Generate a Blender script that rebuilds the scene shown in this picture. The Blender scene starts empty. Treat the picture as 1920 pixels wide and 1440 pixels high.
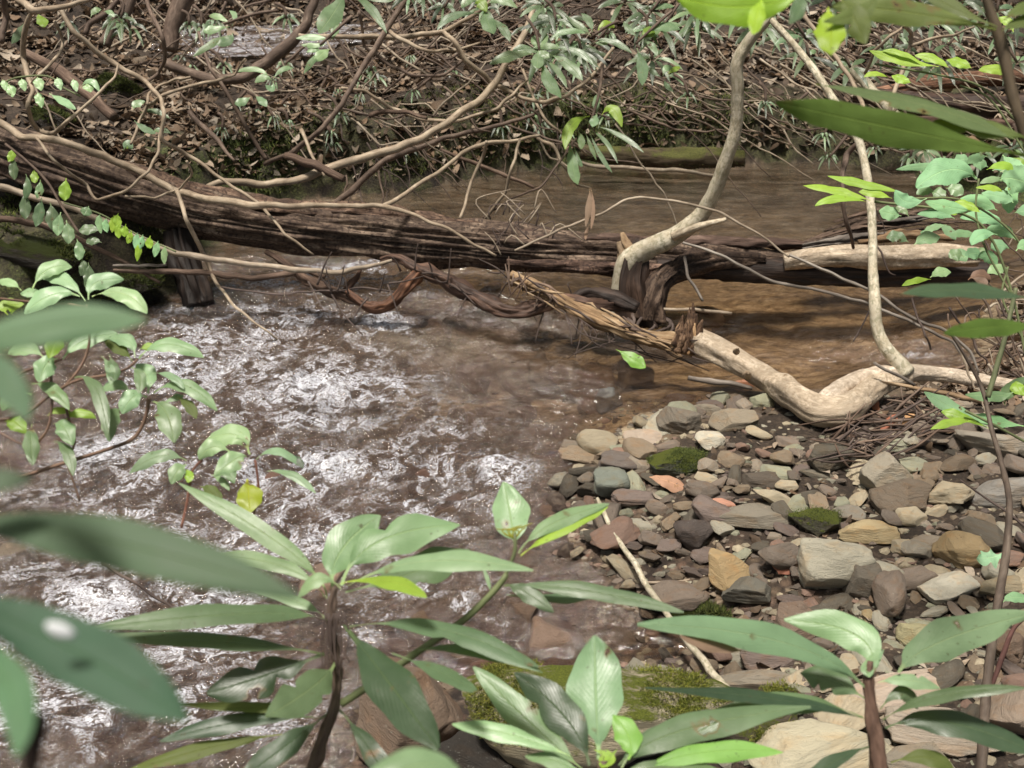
import bpy, math, random
import numpy as np
from mathutils import Vector
random.seed(7); rng = np.random.default_rng(11)
SC = bpy.context.scene; COL = SC.collection
# ------------------------------------------------------------------ camera
CAMZ = 2.5; PITCH = math.radians(26); FPX = 960 / math.tan(math.radians(25))
CAM = np.array([0, 0, CAMZ]); FW = np.array([0, math.cos(PITCH), -math.sin(PITCH)])
UP = np.array([0, math.sin(PITCH), math.cos(PITCH)]); RT = np.array([1., 0, 0])
def ray(px, py): return FW + (px - 960) / FPX * RT + (720 - py) / FPX * UP
def at(px, py, d): return CAM + ray(px, py) * d            # point seen in this direction, d metres deep
def onz(px, py, z=0.0):
    r = ray(px, py); return CAM + r * ((z - CAMZ) / r[2])
cam = bpy.data.objects.new('camera', bpy.data.cameras.new('camera')); COL.objects.link(cam)
cam.location = CAM; cam.rotation_euler = (math.radians(90) - PITCH, 0, 0)
cam.data.sensor_width = 36; cam.data.lens = 18 / math.tan(math.radians(25)); cam.data.clip_end = 500; cam.data.clip_start = .02
cam.data.dof.use_dof = True; cam.data.dof.focus_distance = 3.2; cam.data.dof.aperture_fstop = 9.5
SC.camera = cam
SC.view_settings.view_transform = 'Standard'; SC.view_settings.look = 'None'; SC.view_settings.exposure = 0
# ------------------------------------------------------------------ noise
def _h(ix, iy, iz):
    n = (ix * 374761393 + iy * 668265263 + iz * 2147483647 + 1013904223) & 0xFFFFFFFF
    n = ((n ^ (n >> 13)) * 1274126177) & 0xFFFFFFFF
    n = (n ^ (n >> 16)) * 2246822519 & 0xFFFFFFFF
    return (n ^ (n >> 15)) / 4294967295.0 * 2 - 1
def noise(x, y, z=0.0):
    x, y, z = np.broadcast_arrays(np.asarray(x, float), np.asarray(y, float), np.asarray(z, float))
    ix = np.floor(x).astype(np.int64); iy = np.floor(y).astype(np.int64); iz = np.floor(z).astype(np.int64)
    fx = x - ix; fy = y - iy; fz = z - iz
    fx = fx * fx * (3 - 2 * fx); fy = fy * fy * (3 - 2 * fy); fz = fz * fz * (3 - 2 * fz)
    r = 0
    for dx in (0, 1):
        wx = fx if dx else 1 - fx
        for dy in (0, 1):
            wy = fy if dy else 1 - fy
            for dz in (0, 1):
                wz = fz if dz else 1 - fz
                r = r + wx * wy * wz * _h(ix + dx, iy + dy, iz + dz)
    return r
def fbm(x, y, z=0.0, o=4):
    s = 0; a = 1
    for i in range(o):
        s = s + a * noise(np.asarray(x) * 2**i + 7.3 * i, np.asarray(y) * 2**i + 3.1 * i, np.asarray(z) * 2**i); a *= .5
    return s
def sstep(a, b, x): t = np.clip((x - a) / (b - a), 0, 1); return t * t * (3 - 2 * t)
# ------------------------------------------------------------------ tagging and linking
def tag(o, label=None, cat=None, group=None, kind=None):
    if label: o['label'] = label
    if cat: o['category'] = cat
    if group: o['group'] = group
    if kind: o['kind'] = kind
    return o
def empty(name, loc, label, cat, group=None):
    o = bpy.data.objects.new(name, None); COL.objects.link(o); o.location = loc; o.empty_display_size = .05
    return tag(o, label, cat, group)
def link(name, me, mat, parent=None, color=None):
    o = bpy.data.objects.new(name, me); COL.objects.link(o)
    if mat is not None and not me.materials: me.materials.append(mat)
    if parent is not None:
        o.parent = parent; o.location = -Vector(parent.location) if parent.parent is None else (0, 0, 0)
    if color: o.color = (*color, 1)
    return o
def mesh(name, V, F, uv=None, attrs=None, smooth=True, cols=None):
    me = bpy.data.meshes.new(name)
    V = np.asarray(V, np.float32); me.vertices.add(len(V)); me.vertices.foreach_set('co', V.ravel())
    if isinstance(F, np.ndarray) and F.ndim == 2:
        n, k = F.shape; loops = F.ravel(); starts = np.arange(n) * k; tot = np.full(n, k)
    else:
        n = len(F); tot = np.array([len(f) for f in F]); loops = np.concatenate([np.asarray(f) for f in F]); starts = np.concatenate([[0], np.cumsum(tot)[:-1]])
    me.loops.add(len(loops)); me.loops.foreach_set('vertex_index', loops.astype(np.int32))
    me.polygons.add(n); me.polygons.foreach_set('loop_start', starts.astype(np.int32))
    try: me.polygons.foreach_set('loop_total', tot.astype(np.int32))
    except Exception: pass
    me.polygons.foreach_set('use_smooth', np.full(n, smooth))
    if uv is not None:
        l = me.uv_layers.new(name='UVMap'); l.data.foreach_set('uv', np.asarray(uv, np.float32)[loops].ravel())
    for k_, v in (attrs or {}).items():
        a = me.attributes.new(k_, 'FLOAT', 'POINT'); a.data.foreach_set('value', np.asarray(v, np.float32))
    if cols is not None:
        a = me.attributes.new('tint', 'FLOAT_COLOR', 'POINT')
        c = np.ones((len(V), 4), np.float32); c[:, :3] = cols; a.data.foreach_set('color', c.ravel())
    me.update(calc_edges=True); me.validate()
    return me
def grid_faces(nu, nv, wrap=False):   # nu rows of nv verts
    i = np.arange(nu - 1)[:, None]; j = np.arange(nv if wrap else nv - 1)[None, :]
    a = i * nv + j; b = i * nv + (j + 1) % nv
    return np.stack([a, b, b + nv, a + nv], -1).reshape(-1, 4)
class Acc:      # gathers pieces of ONE mesh
    def __init__(s): s.V = []; s.F = []; s.U = []; s.C = []; s.n = 0
    def add(s, V, F, uv=None, col=None):
        s.V.append(np.asarray(V)); s.F += [tuple(int(q) + s.n for q in f) for f in F]
        s.U.append(np.zeros((len(V), 2)) if uv is None else np.asarray(uv)); s.C.append(np.tile((.5, .5, .5) if col is None else col, (len(V), 1)))
        s.n += len(V)
    def mesh(s, name, smooth=True): return mesh(name, np.concatenate(s.V), s.F, np.concatenate(s.U), None, smooth, np.concatenate(s.C))
# ------------------------------------------------------------------ material helper
class N:
    def __init__(s, name):
        s.m = bpy.data.materials.new(name); s.m.use_nodes = True; s.t = s.m.node_tree; s.t.nodes.clear()
        s.out = s.t.nodes.new('ShaderNodeOutputMaterial')
    def n(s, typ, _props=None, **ins):
        nd = s.t.nodes.new('ShaderNode' + typ)
        for k, v in (_props or {}).items(): setattr(nd, k, v)
        for k, v in ins.items():
            key = int(k[1:]) if k[0] == 'i' and k[1:].isdigit() else k.replace('_', ' ')
            s.put(nd.inputs[key], v)
        return nd
    def put(s, sock, v):
        if isinstance(v, bpy.types.NodeSocket): s.t.links.new(v, sock)
        elif isinstance(v, bpy.types.Node): s.t.links.new(v.outputs[0], sock)
        else:
            if sock.type == 'RGBA' and len(v) == 3: v = (*v, 1)
            sock.default_value = v
    def math(s, op, a, b=0.0, clamp=False): return s.n('Math', {'operation': op, 'use_clamp': clamp}, i0=a, i1=b).outputs[0]
    def mix(s, f, a, b, blend='MIX'):
        nd = s.t.nodes.new('ShaderNodeMix'); nd.data_type = 'RGBA'; nd.blend_type = blend
        s.put(nd.inputs[0], f); s.put(nd.inputs[6], a); s.put(nd.inputs[7], b); return nd.outputs[2]
    def ramp(s, f, stops):
        nd = s.t.nodes.new('ShaderNodeValToRGB'); s.put(nd.inputs[0], f); e = nd.color_ramp.elements
        while len(e) < len(stops): e.new(.5)
        for q, (p, c) in zip(e, stops):
            q.position = p; q.color = (*c, 1) if not isinstance(c, (int, float)) else (c, c, c, 1)
        return nd.outputs[0]
    def noise(s, vec, scale, detail=4, rough=.55, dist=0.0, scl=None):
        if scl: vec = s.n('Mapping', None, i0=vec, Scale=scl).outputs[0]
        return s.n('TexNoise', None, Vector=vec, Scale=scale, Detail=detail, Roughness=rough, Distortion=dist).outputs[0]
    def bump(s, h, st, dist=.01, nrm=None):
        nd = s.n('Bump', None, Height=h, Strength=st, Distance=dist)
        if nrm is not None: s.put(nd.inputs['Normal'], nrm)
        return nd.outputs[0]
    def done(s, sh): s.put(s.out.inputs[0], sh); return s.m
    def coords(s): return s.n('TexCoord')
M = {}
# ---- leaves
def leaf_mat(name, top, under, rough=.36, veins=.45, trans=.27, spec=.5, holes=True):
    k = N(name); tc = k.coords(); uv = tc.outputs['UV']; ob = tc.outputs['Object']
    sp = k.n('SeparateXYZ', None, i0=uv); u, v = sp.outputs[0], sp.outputs[1]
    au = k.math('ABSOLUTE', k.math('SUBTRACT', u, .5))
    mid = k.math('SUBTRACT', 1, k.math('DIVIDE', au, .028, True), True)
    ph = k.math('ADD', k.math('MULTIPLY', v, 95), k.math('MULTIPLY', au, -62))
    sv = k.math('POWER', k.math('MULTIPLY', k.math('ADD', k.math('SINE', ph), 1), .5), 7)
    nz = k.noise(ob, 45, 5, .6); nz2 = k.noise(ob, 9, 3)
    col = k.mix(k.ramp(nz2, [(.35, 0), (.65, 1)]), top, tuple(c * .72 for c in top))
    col = k.mix(k.ramp(nz, [(.3, 0), (.75, .45)]), col, tuple(min(1, c * 1.25 + .01) for c in top))
    col = k.mix(k.math('MULTIPLY', k.math('MULTIPLY', sv, k.ramp(nz2, [(.3, .3), (.7, 1)])), veins * .3), col, tuple(c * 1.4 for c in top))
    col = k.mix(k.math('MAXIMUM', k.math('MULTIPLY', mid, .6), k.ramp(v, [(.0, .75), (.04, 0)])), col, (min(1, top[0] * 1.7 + .05), min(1, top[1] * 1.45 + .07), min(1, top[2] * 1.35 + .03)))
    spots = k.ramp(k.noise(ob, 150, 2), [(.69, 0), (.74, .65)])
    col = k.mix(spots, col, (.06, .035, .015))
    hz_ = k.noise(k.n('VectorMath', {'operation': 'ADD'}, i0=ob, i1=k.n('CombineXYZ', None, i0=k.math('MULTIPLY', k.n('ObjectInfo').outputs['Random'], 9)).outputs[0]).outputs[0], 26, 3, .5)
    col = k.mix(k.ramp(hz_, [(.66, 0), (.715, .8)]), col, (.16, .10, .04))
    col = k.mix(k.ramp(k.math('ADD', v, k.math('MULTIPLY', nz, .12)), [(1.0, 0), (1.05, .8)]), col, (.22, .14, .05))
    oi = k.n('ObjectInfo'); col = k.mix(1.0, col, oi.outputs['Color'], 'MULTIPLY')
    un = k.mix(k.math('MULTIPLY', k.math('ADD', mid, k.math('MULTIPLY', sv, .35)), .5), under, tuple(c * .62 for c in under))
    un = k.mix(k.ramp(nz, [(.3, 0), (.75, .4)]), un, tuple(c * 1.3 for c in under))
    geo = k.n('NewGeometry'); bf = geo.outputs['Backfacing']
    base = k.mix(bf, col, un)
    b1 = k.bump(k.math('ADD', k.math('MULTIPLY', sv, -.35 * veins), k.math('MULTIPLY', nz, .9)), .3, .002)
    b2 = k.bump(k.math('MULTIPLY', mid, -1), .5, .002, b1)
    r = k.math('ADD', rough, k.math('MULTIPLY', k.math('SUBTRACT', nz, .5), .3))
    p = k.n('BsdfPrincipled', None, Base_Color=base, Roughness=r, Normal=b2)
    p.inputs['Specular IOR Level'].default_value = spec
    tcol = k.mix(.6, base, (.32, .5, .03))
    t = k.n('BsdfTranslucent', None, Color=tcol, Normal=b2)
    lf = k.n('MixShader', None, i0=trans, i1=p.outputs[0], i2=t.outputs[0]).outputs[0]
    if holes: lf = k.n('MixShader', None, i0=k.ramp(hz_, [(.713, 0), (.722, 1)]), i1=lf, i2=k.n('BsdfTransparent').outputs[0]).outputs[0]
    return k.done(lf)
M['mint'] = leaf_mat('pale_leaf', (.26, .40, .205), (.22, .34, .05))
M['sage'] = leaf_mat('grey_green_leaf', (.13, .20, .10), (.17, .22, .05))
M['dark'] = leaf_mat('dark_leaf', (.055, .095, .05), (.1, .14, .035))
M['lime'] = leaf_mat('lime_leaf', (.33, .52, .06), (.33, .52, .03), .42, .3, .35)
M['deep'] = leaf_mat('deep_green_leaf', (.085, .13, .072), (.13, .17, .045), .55, .15, .12, .22, False)
M['olive'] = leaf_mat('olive_leaf', (.13, .17, .045), (.13, .165, .05), .55, .2, .3, .3)
M['serrate'] = leaf_mat('soft_mint_leaf', (.25, .46, .23), (.26, .42, .1), .55, 1.0, .2, .3)
M['deadleaf'] = leaf_mat('dead_leaf', (.31, .2, .14), (.26, .17, .11), .6, .5, .1, .3)
# ---- wood
def wood_mat(name, c_dark, c_mid, c_light, stretch=14, rough=.75, bump=.6, spots=None, moss=0, scale=1.0, wet=False):
    k = N(name); tc = k.coords(); uv = tc.outputs['UV']; ob = tc.outputs['Object']
    # UV: x around in metres, y along in metres
    g1 = k.noise(uv, 60 * scale, 6, .65, .6, (1, 1 / stretch, 1)); g2 = k.noise(uv, 16 * scale, 5, .6, 1.0, (1, 2 / stretch, 1)); g3 = k.noise(ob, 7, 4)
    f = k.math('ADD', k.math('MULTIPLY', g1, .55), k.math('MULTIPLY', g2, .45))
    col = k.ramp(f, [(.36, c_dark), (.5, c_mid), (.64, c_light)])
    col = k.mix(k.ramp(g3, [(.4, 0), (.62, .6)]), col, tuple(c * .55 for c in c_mid))
    if spots:
        s = k.ramp(k.noise(uv, 55 * scale, 4, .7, .4, (1, .6, 1)), [(.5, 0), (.58, .85)])
        col = k.mix(s, col, spots)
    h = f
    geo = k.n('NewGeometry'); nz = k.n('SeparateXYZ', None, i0=geo.outputs['Normal']).outputs[2]
    if moss:
        mm = k.math('MULTIPLY', k.ramp(k.noise(ob, 5, 5, .7), [(.42, 0), (.55, 1)]), k.ramp(nz, [(.1, 0), (.6, 1)]))
        mcol = k.ramp(k.noise(ob, 160, 3), [(.3, (.02, .024, .008)), (.7, (.13, .13, .04))])
        col = k.mix(k.math('MULTIPLY', mm, moss), col, mcol)
    oi = k.n('ObjectInfo'); col = k.mix(1.0, col, oi.outputs['Color'], 'MULTIPLY')
    n1 = k.bump(h, bump, .012)
    p = k.n('BsdfPrincipled', None, Base_Color=col, Roughness=rough, Normal=n1)
    p.inputs['Specular IOR Level'].default_value = .3
    return k.done(p.outputs[0])
M['oldlog'] = wood_mat('rotten_log_wood', (.016, .010, .007), (.115, .077, .055), (.40, .30, .22), 7, .75, 1.3, (.03, .018, .014))
M['darkwood'] = wood_mat('dark_wet_wood', (.010, .007, .006), (.036, .024, .019), (.11, .075, .058), 14, .6, .9)
M['redwood'] = wood_mat('reddish_rotten_wood', (.03, .02, .014), (.13, .085, .062), (.34, .245, .185), 14, .8, .9)
M['splinter'] = wood_mat('splintered_orange_wood', (.1, .06, .032), (.38, .26, .155), (.68, .55, .38), 20, .8, 1.0)
M['pale'] = wood_mat('pale_smooth_bark', (.24, .19, .14), (.46, .39, .30), (.66, .59, .49), 2.5, .7, 1.0, (.29, .24, .18))
M['lichen'] = wood_mat('lichen_spotted_bark', (.3, .25, .16), (.54, .48, .36), (.7, .66, .54), 3, .7, .55, (.27, .25, .17))
M['grey'] = wood_mat('grey_weathered_wood', (.05, .04, .035), (.2, .17, .145), (.42, .38, .33), 16, .8, .9)
M['stem'] = wood_mat('tan_stem_bark', (.16, .12, .085), (.36, .29, .215), (.53, .46, .36), 5, .6, .3)
M['brownstem'] = wood_mat('brown_stem_bark', (.05, .034, .026), (.15, .105, .08), (.29, .22, .17), 5, .7, .3)
M['mosslog'] = wood_mat('mossy_log_bark', (.03, .02, .015), (.08, .06, .04), (.15, .11, .08), 6, .9, .8, None, 1)
M['greenstem'] = wood_mat('green_stem', (.1, .12, .05), (.17, .2, .09), (.24, .28, .14), 5, .55, .2)
M['twig'] = wood_mat('dark_twig', (.035, .024, .02), (.09, .065, .055), (.17, .13, .11), 5, .7, .3)
# ---- stones
def stone_mat(name, moss=0.0, wetall=False, mosscol=((.03, .045, .006), (.26, .3, .035))):
    k = N(name); tc = k.coords(); ob = tc.outputs['Object']; oi = k.n('ObjectInfo'); base = oi.outputs['Color']
    off = k.n('VectorMath', {'operation': 'ADD'}, i0=ob, i1=k.n('CombineXYZ', None, i0=k.math('MULTIPLY', oi.outputs['Random'], 37), i1=k.math('MULTIPLY', oi.outputs['Random'], 11), i2=k.math('MULTIPLY', oi.outputs['Random'], 23)).outputs[0]).outputs[0]
    lay = k.noise(off, 5, 8, .72, 1.0, (1, 1, 4.0)); fine = k.noise(off, 34, 6, .75); big = k.noise(off, 3.2, 4, .55, .5)
    v = k.math('ADD', k.math('MULTIPLY', lay, 1.5), k.math('MULTIPLY', fine, .9))
    col = k.mix(k.ramp(v, [(.85, 1), (1.2, 0)]), base, k.mix(1.0, base, (.45, .42, .39), 'MULTIPLY'))
    col = k.mix(k.ramp(v, [(1.22, 0), (1.5, .75)]), col, k.mix(1.0, base, (1.75, 1.7, 1.6), 'MULTIPLY'))
    col = k.mix(k.ramp(big, [(.5, 0), (.68, .55)]), col, k.mix(1.0, base, (1.05, .84, .64), 'MULTIPLY'))
    lich = k.ramp(k.noise(off, 15, 6, .8), [(.6, 0), (.66, .5)]); col = k.mix(lich, col, (.36, .37, .32))
    geo = k.n('NewGeometry'); nz = k.n('SeparateXYZ', None, i0=geo.outputs['Normal']).outputs[2]; pz = k.n('SeparateXYZ', None, i0=geo.outputs['Position']).outputs[2]
    wet = k.ramp(k.math('ADD', pz, k.math('MULTIPLY', k.math('SUBTRACT', big, .5), .1)), [(.0, 1), (.035, 0)]) if not wetall else 1.0
    col = k.mix(wet, col, k.mix(1.0, col, (.42, .36, .34), 'MULTIPLY'))
    rough = k.math('SUBTRACT', .85, k.math('MULTIPLY', wet, .55))
    h = k.math('ADD', k.math('MULTIPLY', lay, 1.2), k.math('MULTIPLY', fine, .5))
    if moss:
        mm = k.math('MULTIPLY', k.ramp(k.math('ADD', k.noise(ob, 9, 6, .75), k.math('MULTIPLY', nz, .07 + moss * .24)), [(.60, 0), (.72, 1)]), k.ramp(nz, [(.0, 0), (.35, 1)]))
        mc = k.ramp(k.noise(ob, 230, 4, .7), [(.3, mosscol[0]), (.68, mosscol[1])])
        col = k.mix(mm, col, mc); h = k.math('ADD', h, k.math('MULTIPLY', mm, k.noise(ob, 230, 3)))
    n1 = k.bump(h, 1.0, .012)
    p = k.n('BsdfPrincipled', None, Base_Color=col, Roughness=rough, Normal=n1)
    p.inputs['Specular IOR Level'].default_value = .4
    return k.done(p.outputs[0])
M['stone'] = stone_mat('river_stone'); M['wetstone'] = stone_mat('wet_stone', 0, True)
M['mossstone'] = stone_mat('mossy_stone', 1.0); M['mossrock'] = stone_mat('mossy_boulder_rock', .55)
M['darkmoss'] = stone_mat('dark_mossy_rock', .9, True, ((.012, .018, .004), (.07, .085, .02)))
# ---- tinted stuff (vertex colour)
def tint_mat(name, rough=.8, trans=0.0, spec=.3):
    k = N(name); a = k.n('Attribute', {'attribute_name': 'tint'}).outputs['Color']
    ob = k.coords().outputs['Object']; nz = k.noise(ob, 90, 4, .7)
    col = k.mix(k.ramp(nz, [(.3, .55), (.7, 0)]), a, k.mix(1.0, a, (.3, .28, .26), 'MULTIPLY'))
    n1 = k.bump(nz, .5, .004)
    p = k.n('BsdfPrincipled', None, Base_Color=col, Roughness=rough, Normal=n1); p.inputs['Specular IOR Level'].default_value = spec
    if trans:
        t = k.n('BsdfTranslucent', None, Color=col); return k.done(k.n('MixShader', None, i0=trans, i1=p.outputs[0], i2=t.outputs[0]).outputs[0])
    return k.done(p.outputs[0])
M['litter'] = tint_mat('leaf_litter', .7, .1); M['pebble'] = tint_mat('gravel', .75); M['foliage'] = tint_mat('foliage', .5, .15, .5); M['moss'] = tint_mat('moss', .9)
# ---- ground: one material, three attributes
k = N('forest_soil'); tc = k.coords(); P = tc.outputs['Object']
mossA = k.n('Attribute', {'attribute_name': 'mossy'}).outputs['Fac']; bedA = k.n('Attribute', {'attribute_name': 'bed'}).outputs['Fac']; sandA = k.n('Attribute', {'attribute_name': 'sand'}).outputs['Fac']
n1 = k.noise(P, 5, 8, .7, .5); n2 = k.noise(P, 60, 6, .7); vor = k.n('TexVoronoi', None, Vector=k.n('Mapping', None, i0=P, Scale=(1, 1, .4)).outputs[0], Scale=26, Randomness=1)
soil = k.ramp(k.math('ADD', k.math('MULTIPLY', n1, .5), k.math('MULTIPLY', n2, .5)), [(.34, (.006, .0045, .003)), (.5, (.04, .027, .018)), (.68, (.13, .093, .064))])
mossc = k.ramp(n2, [(.35, (.014, .018, .005)), (.55, (.08, .10, .025)), (.7, (.2, .23, .06))])
soil = k.mix(k.math('MULTIPLY', mossA, k.ramp(n1, [(.38, 0), (.55, 1)])), soil, mossc)
cob = k.mix(k.ramp(vor.outputs['Distance'], [(.0, 0), (.8, 1)]), k.ramp(k.n('SeparateColor', None, i0=vor.outputs['Color']).outputs[0], [(0, (.18, .12, .08)), (.5, (.32, .23, .15)), (.8, (.30, .17, .12)), (1, (.44, .38, .29))]), (.02, .012, .009))
cob = k.mix(k.ramp(n2, [(.35, .5), (.6, 0)]), cob, (.03, .02, .014))
sandc = k.ramp(k.math('ADD', k.math('MULTIPLY', k.noise(P, 9, 5, .6, .8, (1, 2.5, 1)), .75), k.math('MULTIPLY', n2, .25)), [(.36, (.11, .075, .042)), (.5, (.36, .265, .165)), (.64, (.62, .5, .34))])
bed = k.mix(sandA, cob, sandc)
col = k.mix(bedA, soil, bed)
b = k.bump(k.math('ADD', n1, k.math('MULTIPLY', n2, .6)), .9, .03)
p = k.n('BsdfPrincipled', None, Base_Color=col, Roughness=.8, Normal=b); M['ground'] = k.done(p.outputs[0])
# ---- water
def water_mat(name, glint=1.0):
    k = N(name); geo = k.n('NewGeometry'); P = geo.outputs['Position']
    foam = k.n('Attribute', {'attribute_name': 'foam'}).outputs['Fac']; rough_a = k.n('Attribute', {'attribute_name': 'chop'}).outputs['Fac']; deep = k.n('Attribute', {'attribute_name': 'deep'}).outputs['Fac']
    # curls and ripples, stretched across the flow
    Q = k.n('Mapping', None, i0=P, Scale=(1, 1.25, 1), Rotation=(0, 0, math.radians(-24))).outputs[0]
    a1 = k.noise(Q, 9, 5, .6, 1.2, (1, 1.35, 1)); a2 = k.noise(Q, 32, 5, .64, 1.4, (1, 1.35, 1)); a3 = k.noise(Q, 3.6, 4, .6, .8)
    strk = k.noise(P, 4.5, 6, .65, .6, (1, 2.6, 1))
    def ridge(x, w): return k.math('SUBTRACT', 1, k.math('DIVIDE', k.math('ABSOLUTE', k.math('SUBTRACT', x, .5)), w, True), True)
    r1 = ridge(a1, .05); r2 = ridge(a2, .07)
    hb = k.math('ADD', k.math('MULTIPLY', a1, .9), k.math('MULTIPLY', a2, .38))
    n1 = k.bump(hb, k.math('ADD', .2, k.math('MULTIPLY', rough_a, .8), True), .05)
    # turbid water body; its pale dapples and streaks are painted sky highlights
    body = k.ramp(k.math('ADD', k.math('MULTIPLY', a3, .35), k.math('ADD', k.math('MULTIPLY', a1, .4), k.math('MULTIPLY', a2, .25))), [(.37, (.03, .018, .013)), (.46, (.13, .08, .055)), (.53, (.26, .185, .14)), (.61, (.46, .41, .39))])
    body = k.mix(deep, body, k.ramp(strk, [(.34, (.055, .043, .03)), (.5, (.15, .12, .085)), (.66, (.30, .25, .19))]))
    n2 = k.bump(hb, .35, .02)
    diff = k.n('BsdfDiffuse', None, Color=body, Normal=n2)
    tr = k.n('BsdfTransparent', None, Color=(.84, .76, .66))
    mixa = k.n('MixShader', None, i0=k.math('ADD', k.math('ADD', .05, k.math('MULTIPLY', rough_a, .3)), k.math('MULTIPLY', deep, .42), True), i1=tr.outputs[0], i2=diff.outputs[0])
    gl = k.n('BsdfGlossy', None, Color=(1, 1, 1), Roughness=.06, Normal=n1)
    fr = k.n('Fresnel', None, IOR=1.45, Normal=n1).outputs[0]
    g = k.n('MixShader', None, i0=k.math('ADD', .06, k.math('MULTIPLY', fr, 1.2), True), i1=mixa.outputs[0], i2=gl.outputs[0])
    # foam plus painted sky glints: bright curly streaks, thick where the attribute is high
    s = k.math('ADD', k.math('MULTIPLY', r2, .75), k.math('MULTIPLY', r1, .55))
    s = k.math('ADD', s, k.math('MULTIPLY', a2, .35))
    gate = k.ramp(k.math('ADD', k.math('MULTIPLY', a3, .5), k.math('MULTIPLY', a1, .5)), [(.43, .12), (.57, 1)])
    foam_glint = k.ramp(k.math('ADD', k.math('MULTIPLY', k.math('MULTIPLY', s, k.math('POWER', rough_a, 1.6)), k.math('MULTIPLY', gate, 1.0)), k.math('MULTIPLY', foam, k.math('ADD', .0, k.math('MULTIPLY', a2, 1.12)))), [(.43, 0), (.58, .32), (.92, .95)])
    a4 = k.noise(Q, 75, 4, .7, 1.0); foam_glint_col = k.ramp(k.math('ADD', k.math('MULTIPLY', a4, .6), k.math('MULTIPLY', a2, .4)), [(.38, (.2, .185, .2)), (.49, (.46, .47, .52)), (.6, (.88, .92, 1.0))])
    foam_glint_sh = k.n('BsdfPrincipled', None, Base_Color=foam_glint_col, Roughness=.3, Normal=n2)
    return k.done(k.n('MixShader', None, i0=k.math('MULTIPLY', foam_glint, .92), i1=g.outputs[0], i2=foam_glint_sh.outputs[0]).outputs[0])
M['water'] = water_mat('stream_water')
# ------------------------------------------------------------------ terrain
def line(pts): return np.array([onz(*p)[:2] for p in pts])
BANKL = np.concatenate([[[-14., 3.4]], line([(-700, 700), (-200, 668), (0, 640), (180, 592), (300, 572), (345, 545), (395, 470), (440, 418), (560, 378), (650, 362), (760, 362), (870, 336), (980, 320), (1100, 308), (1300, 306), (1550, 302), (1690, 318), (1790, 352), (1950, 392), (2500, 412)]), [[20., 8.3]]])
BANKR = np.concatenate([[[20., 7.6]], line([(2500, 440), (2100, 475), (1890, 530), (1835, 600), (1815, 680), (1700, 722), (1400, 735), (1290, 762), (1200, 775), (1150, 815), (1055, 850), (1045, 900), (1080, 960), (1105, 1050), (1160, 1120), (1270, 1165), (1330, 1215), (1100, 1240), (880, 1250), (720, 1300), (640, 1460), (560, 1800)]), [[-1.2, 1.0]], [[-14., 1.0]]])
POLY = np.concatenate([BANKL, BANKR])
def dist_line(L, x, y):
    d = np.full(np.shape(x), 1e9)
    for a, b in zip(L[:-1], L[1:]):
        ab = b - a; t = np.clip(((x - a[0]) * ab[0] + (y - a[1]) * ab[1]) / (ab @ ab), 0, 1)
        d = np.minimum(d, np.hypot(x - a[0] - t * ab[0], y - a[1] - t * ab[1]))
    return d
def inside(x, y):
    r = np.zeros(np.shape(x), bool)
    for (x0, y0), (x1, y1) in zip(POLY, np.roll(POLY, -1, 0)):
        c = ((y0 > y) != (y1 > y)) & (x < (x1 - x0) * (y - y0) / (y1 - y0 + 1e-12) + x0); r ^= c
    return r
POOL = None
def height(x, y):
    x = np.asarray(x, float); y = np.asarray(y, float)
    dl = dist_line(BANKL, x, y); dr = dist_line(BANKR, x, y); ins = inside(x, y); d = np.minimum(dl, dr)
    nz = fbm(x * 1.3, y * 1.3, 0, 4); nf = fbm(x * 7, y * 7, 3., 3)
    bed = -.03 - .2 * sstep(0, .7, d) + .03 * nz + .02 * nf
    far = .46 * sstep(-.02, .30, dl + .05 * nf) + .17 * dl + .10 * nz * sstep(.1, 1, dl) + .035 * nf + .10 * np.clip(dl - 2.5, 0, 99)**1.15 * .9
    near = .11 * sstep(0, .6, dr) + .115 * np.clip(dr, 0, 2.2) + .02 * nz + .012 * nf
    z = np.where(ins, bed, np.where(dl < dr, far, near))
    if POOL is not None:
        e = np.hypot((x - POOL[0]) / POOL[3], (y - POOL[1]) / POOL[4]); z = z + (POOL[2] - .06 - z) * (1 - sstep(.85, 1.7, e))
    return z
GX = np.arange(-9, 9.001, .03); GY = np.arange(.6, 24, .03)
def make_lookup():
    global HG
    xx, yy = np.meshgrid(GX, GY); HG = height(xx, yy)
make_lookup()
def hz(x, y):
    fx = np.clip((np.asarray(x) - GX[0]) / .03, 0, len(GX) - 1.001); fy = np.clip((np.asarray(y) - GY[0]) / .03, 0, len(GY) - 1.001)
    i = fx.astype(int); j = fy.astype(int); u = fx - i; v = fy - j
    return (HG[j, i] * (1 - u) + HG[j, i + 1] * u) * (1 - v) + (HG[j + 1, i] * (1 - u) + HG[j + 1, i + 1] * u) * v
xx_, yy_ = np.meshgrid(GX, GY); DLG = dist_line(BANKL, xx_, yy_); DRG = dist_line(BANKR, xx_, yy_)
def qd(g):
    i = int(min(max((g[0] - GX[0]) / .03, 0), len(GX) - 1)); j = int(min(max((g[1] - GY[0]) / .03, 0), len(GY) - 1)); return DLG[j, i], DRG[j, i]
TT = np.arange(1.5, 26, .02)
def gdepth(px, py, lift=0.0, water=False):
    r = ray(px, py); p = CAM[None] + TT[:, None] * r[None]
    h = hz(p[:, 0], p[:, 1]) + lift
    if water: h = np.maximum(h, 0)
    k = np.argmax(p[:, 2] < h); return TT[k] if k else TT[-1]
def ground(px, py, lift=0.0, water=False): return at(px, py, gdepth(px, py, lift, water))
g = ground(480, 85); POOL = (g[0], g[1] + .55, g[2], 1.1, 1.2); make_lookup()
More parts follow.
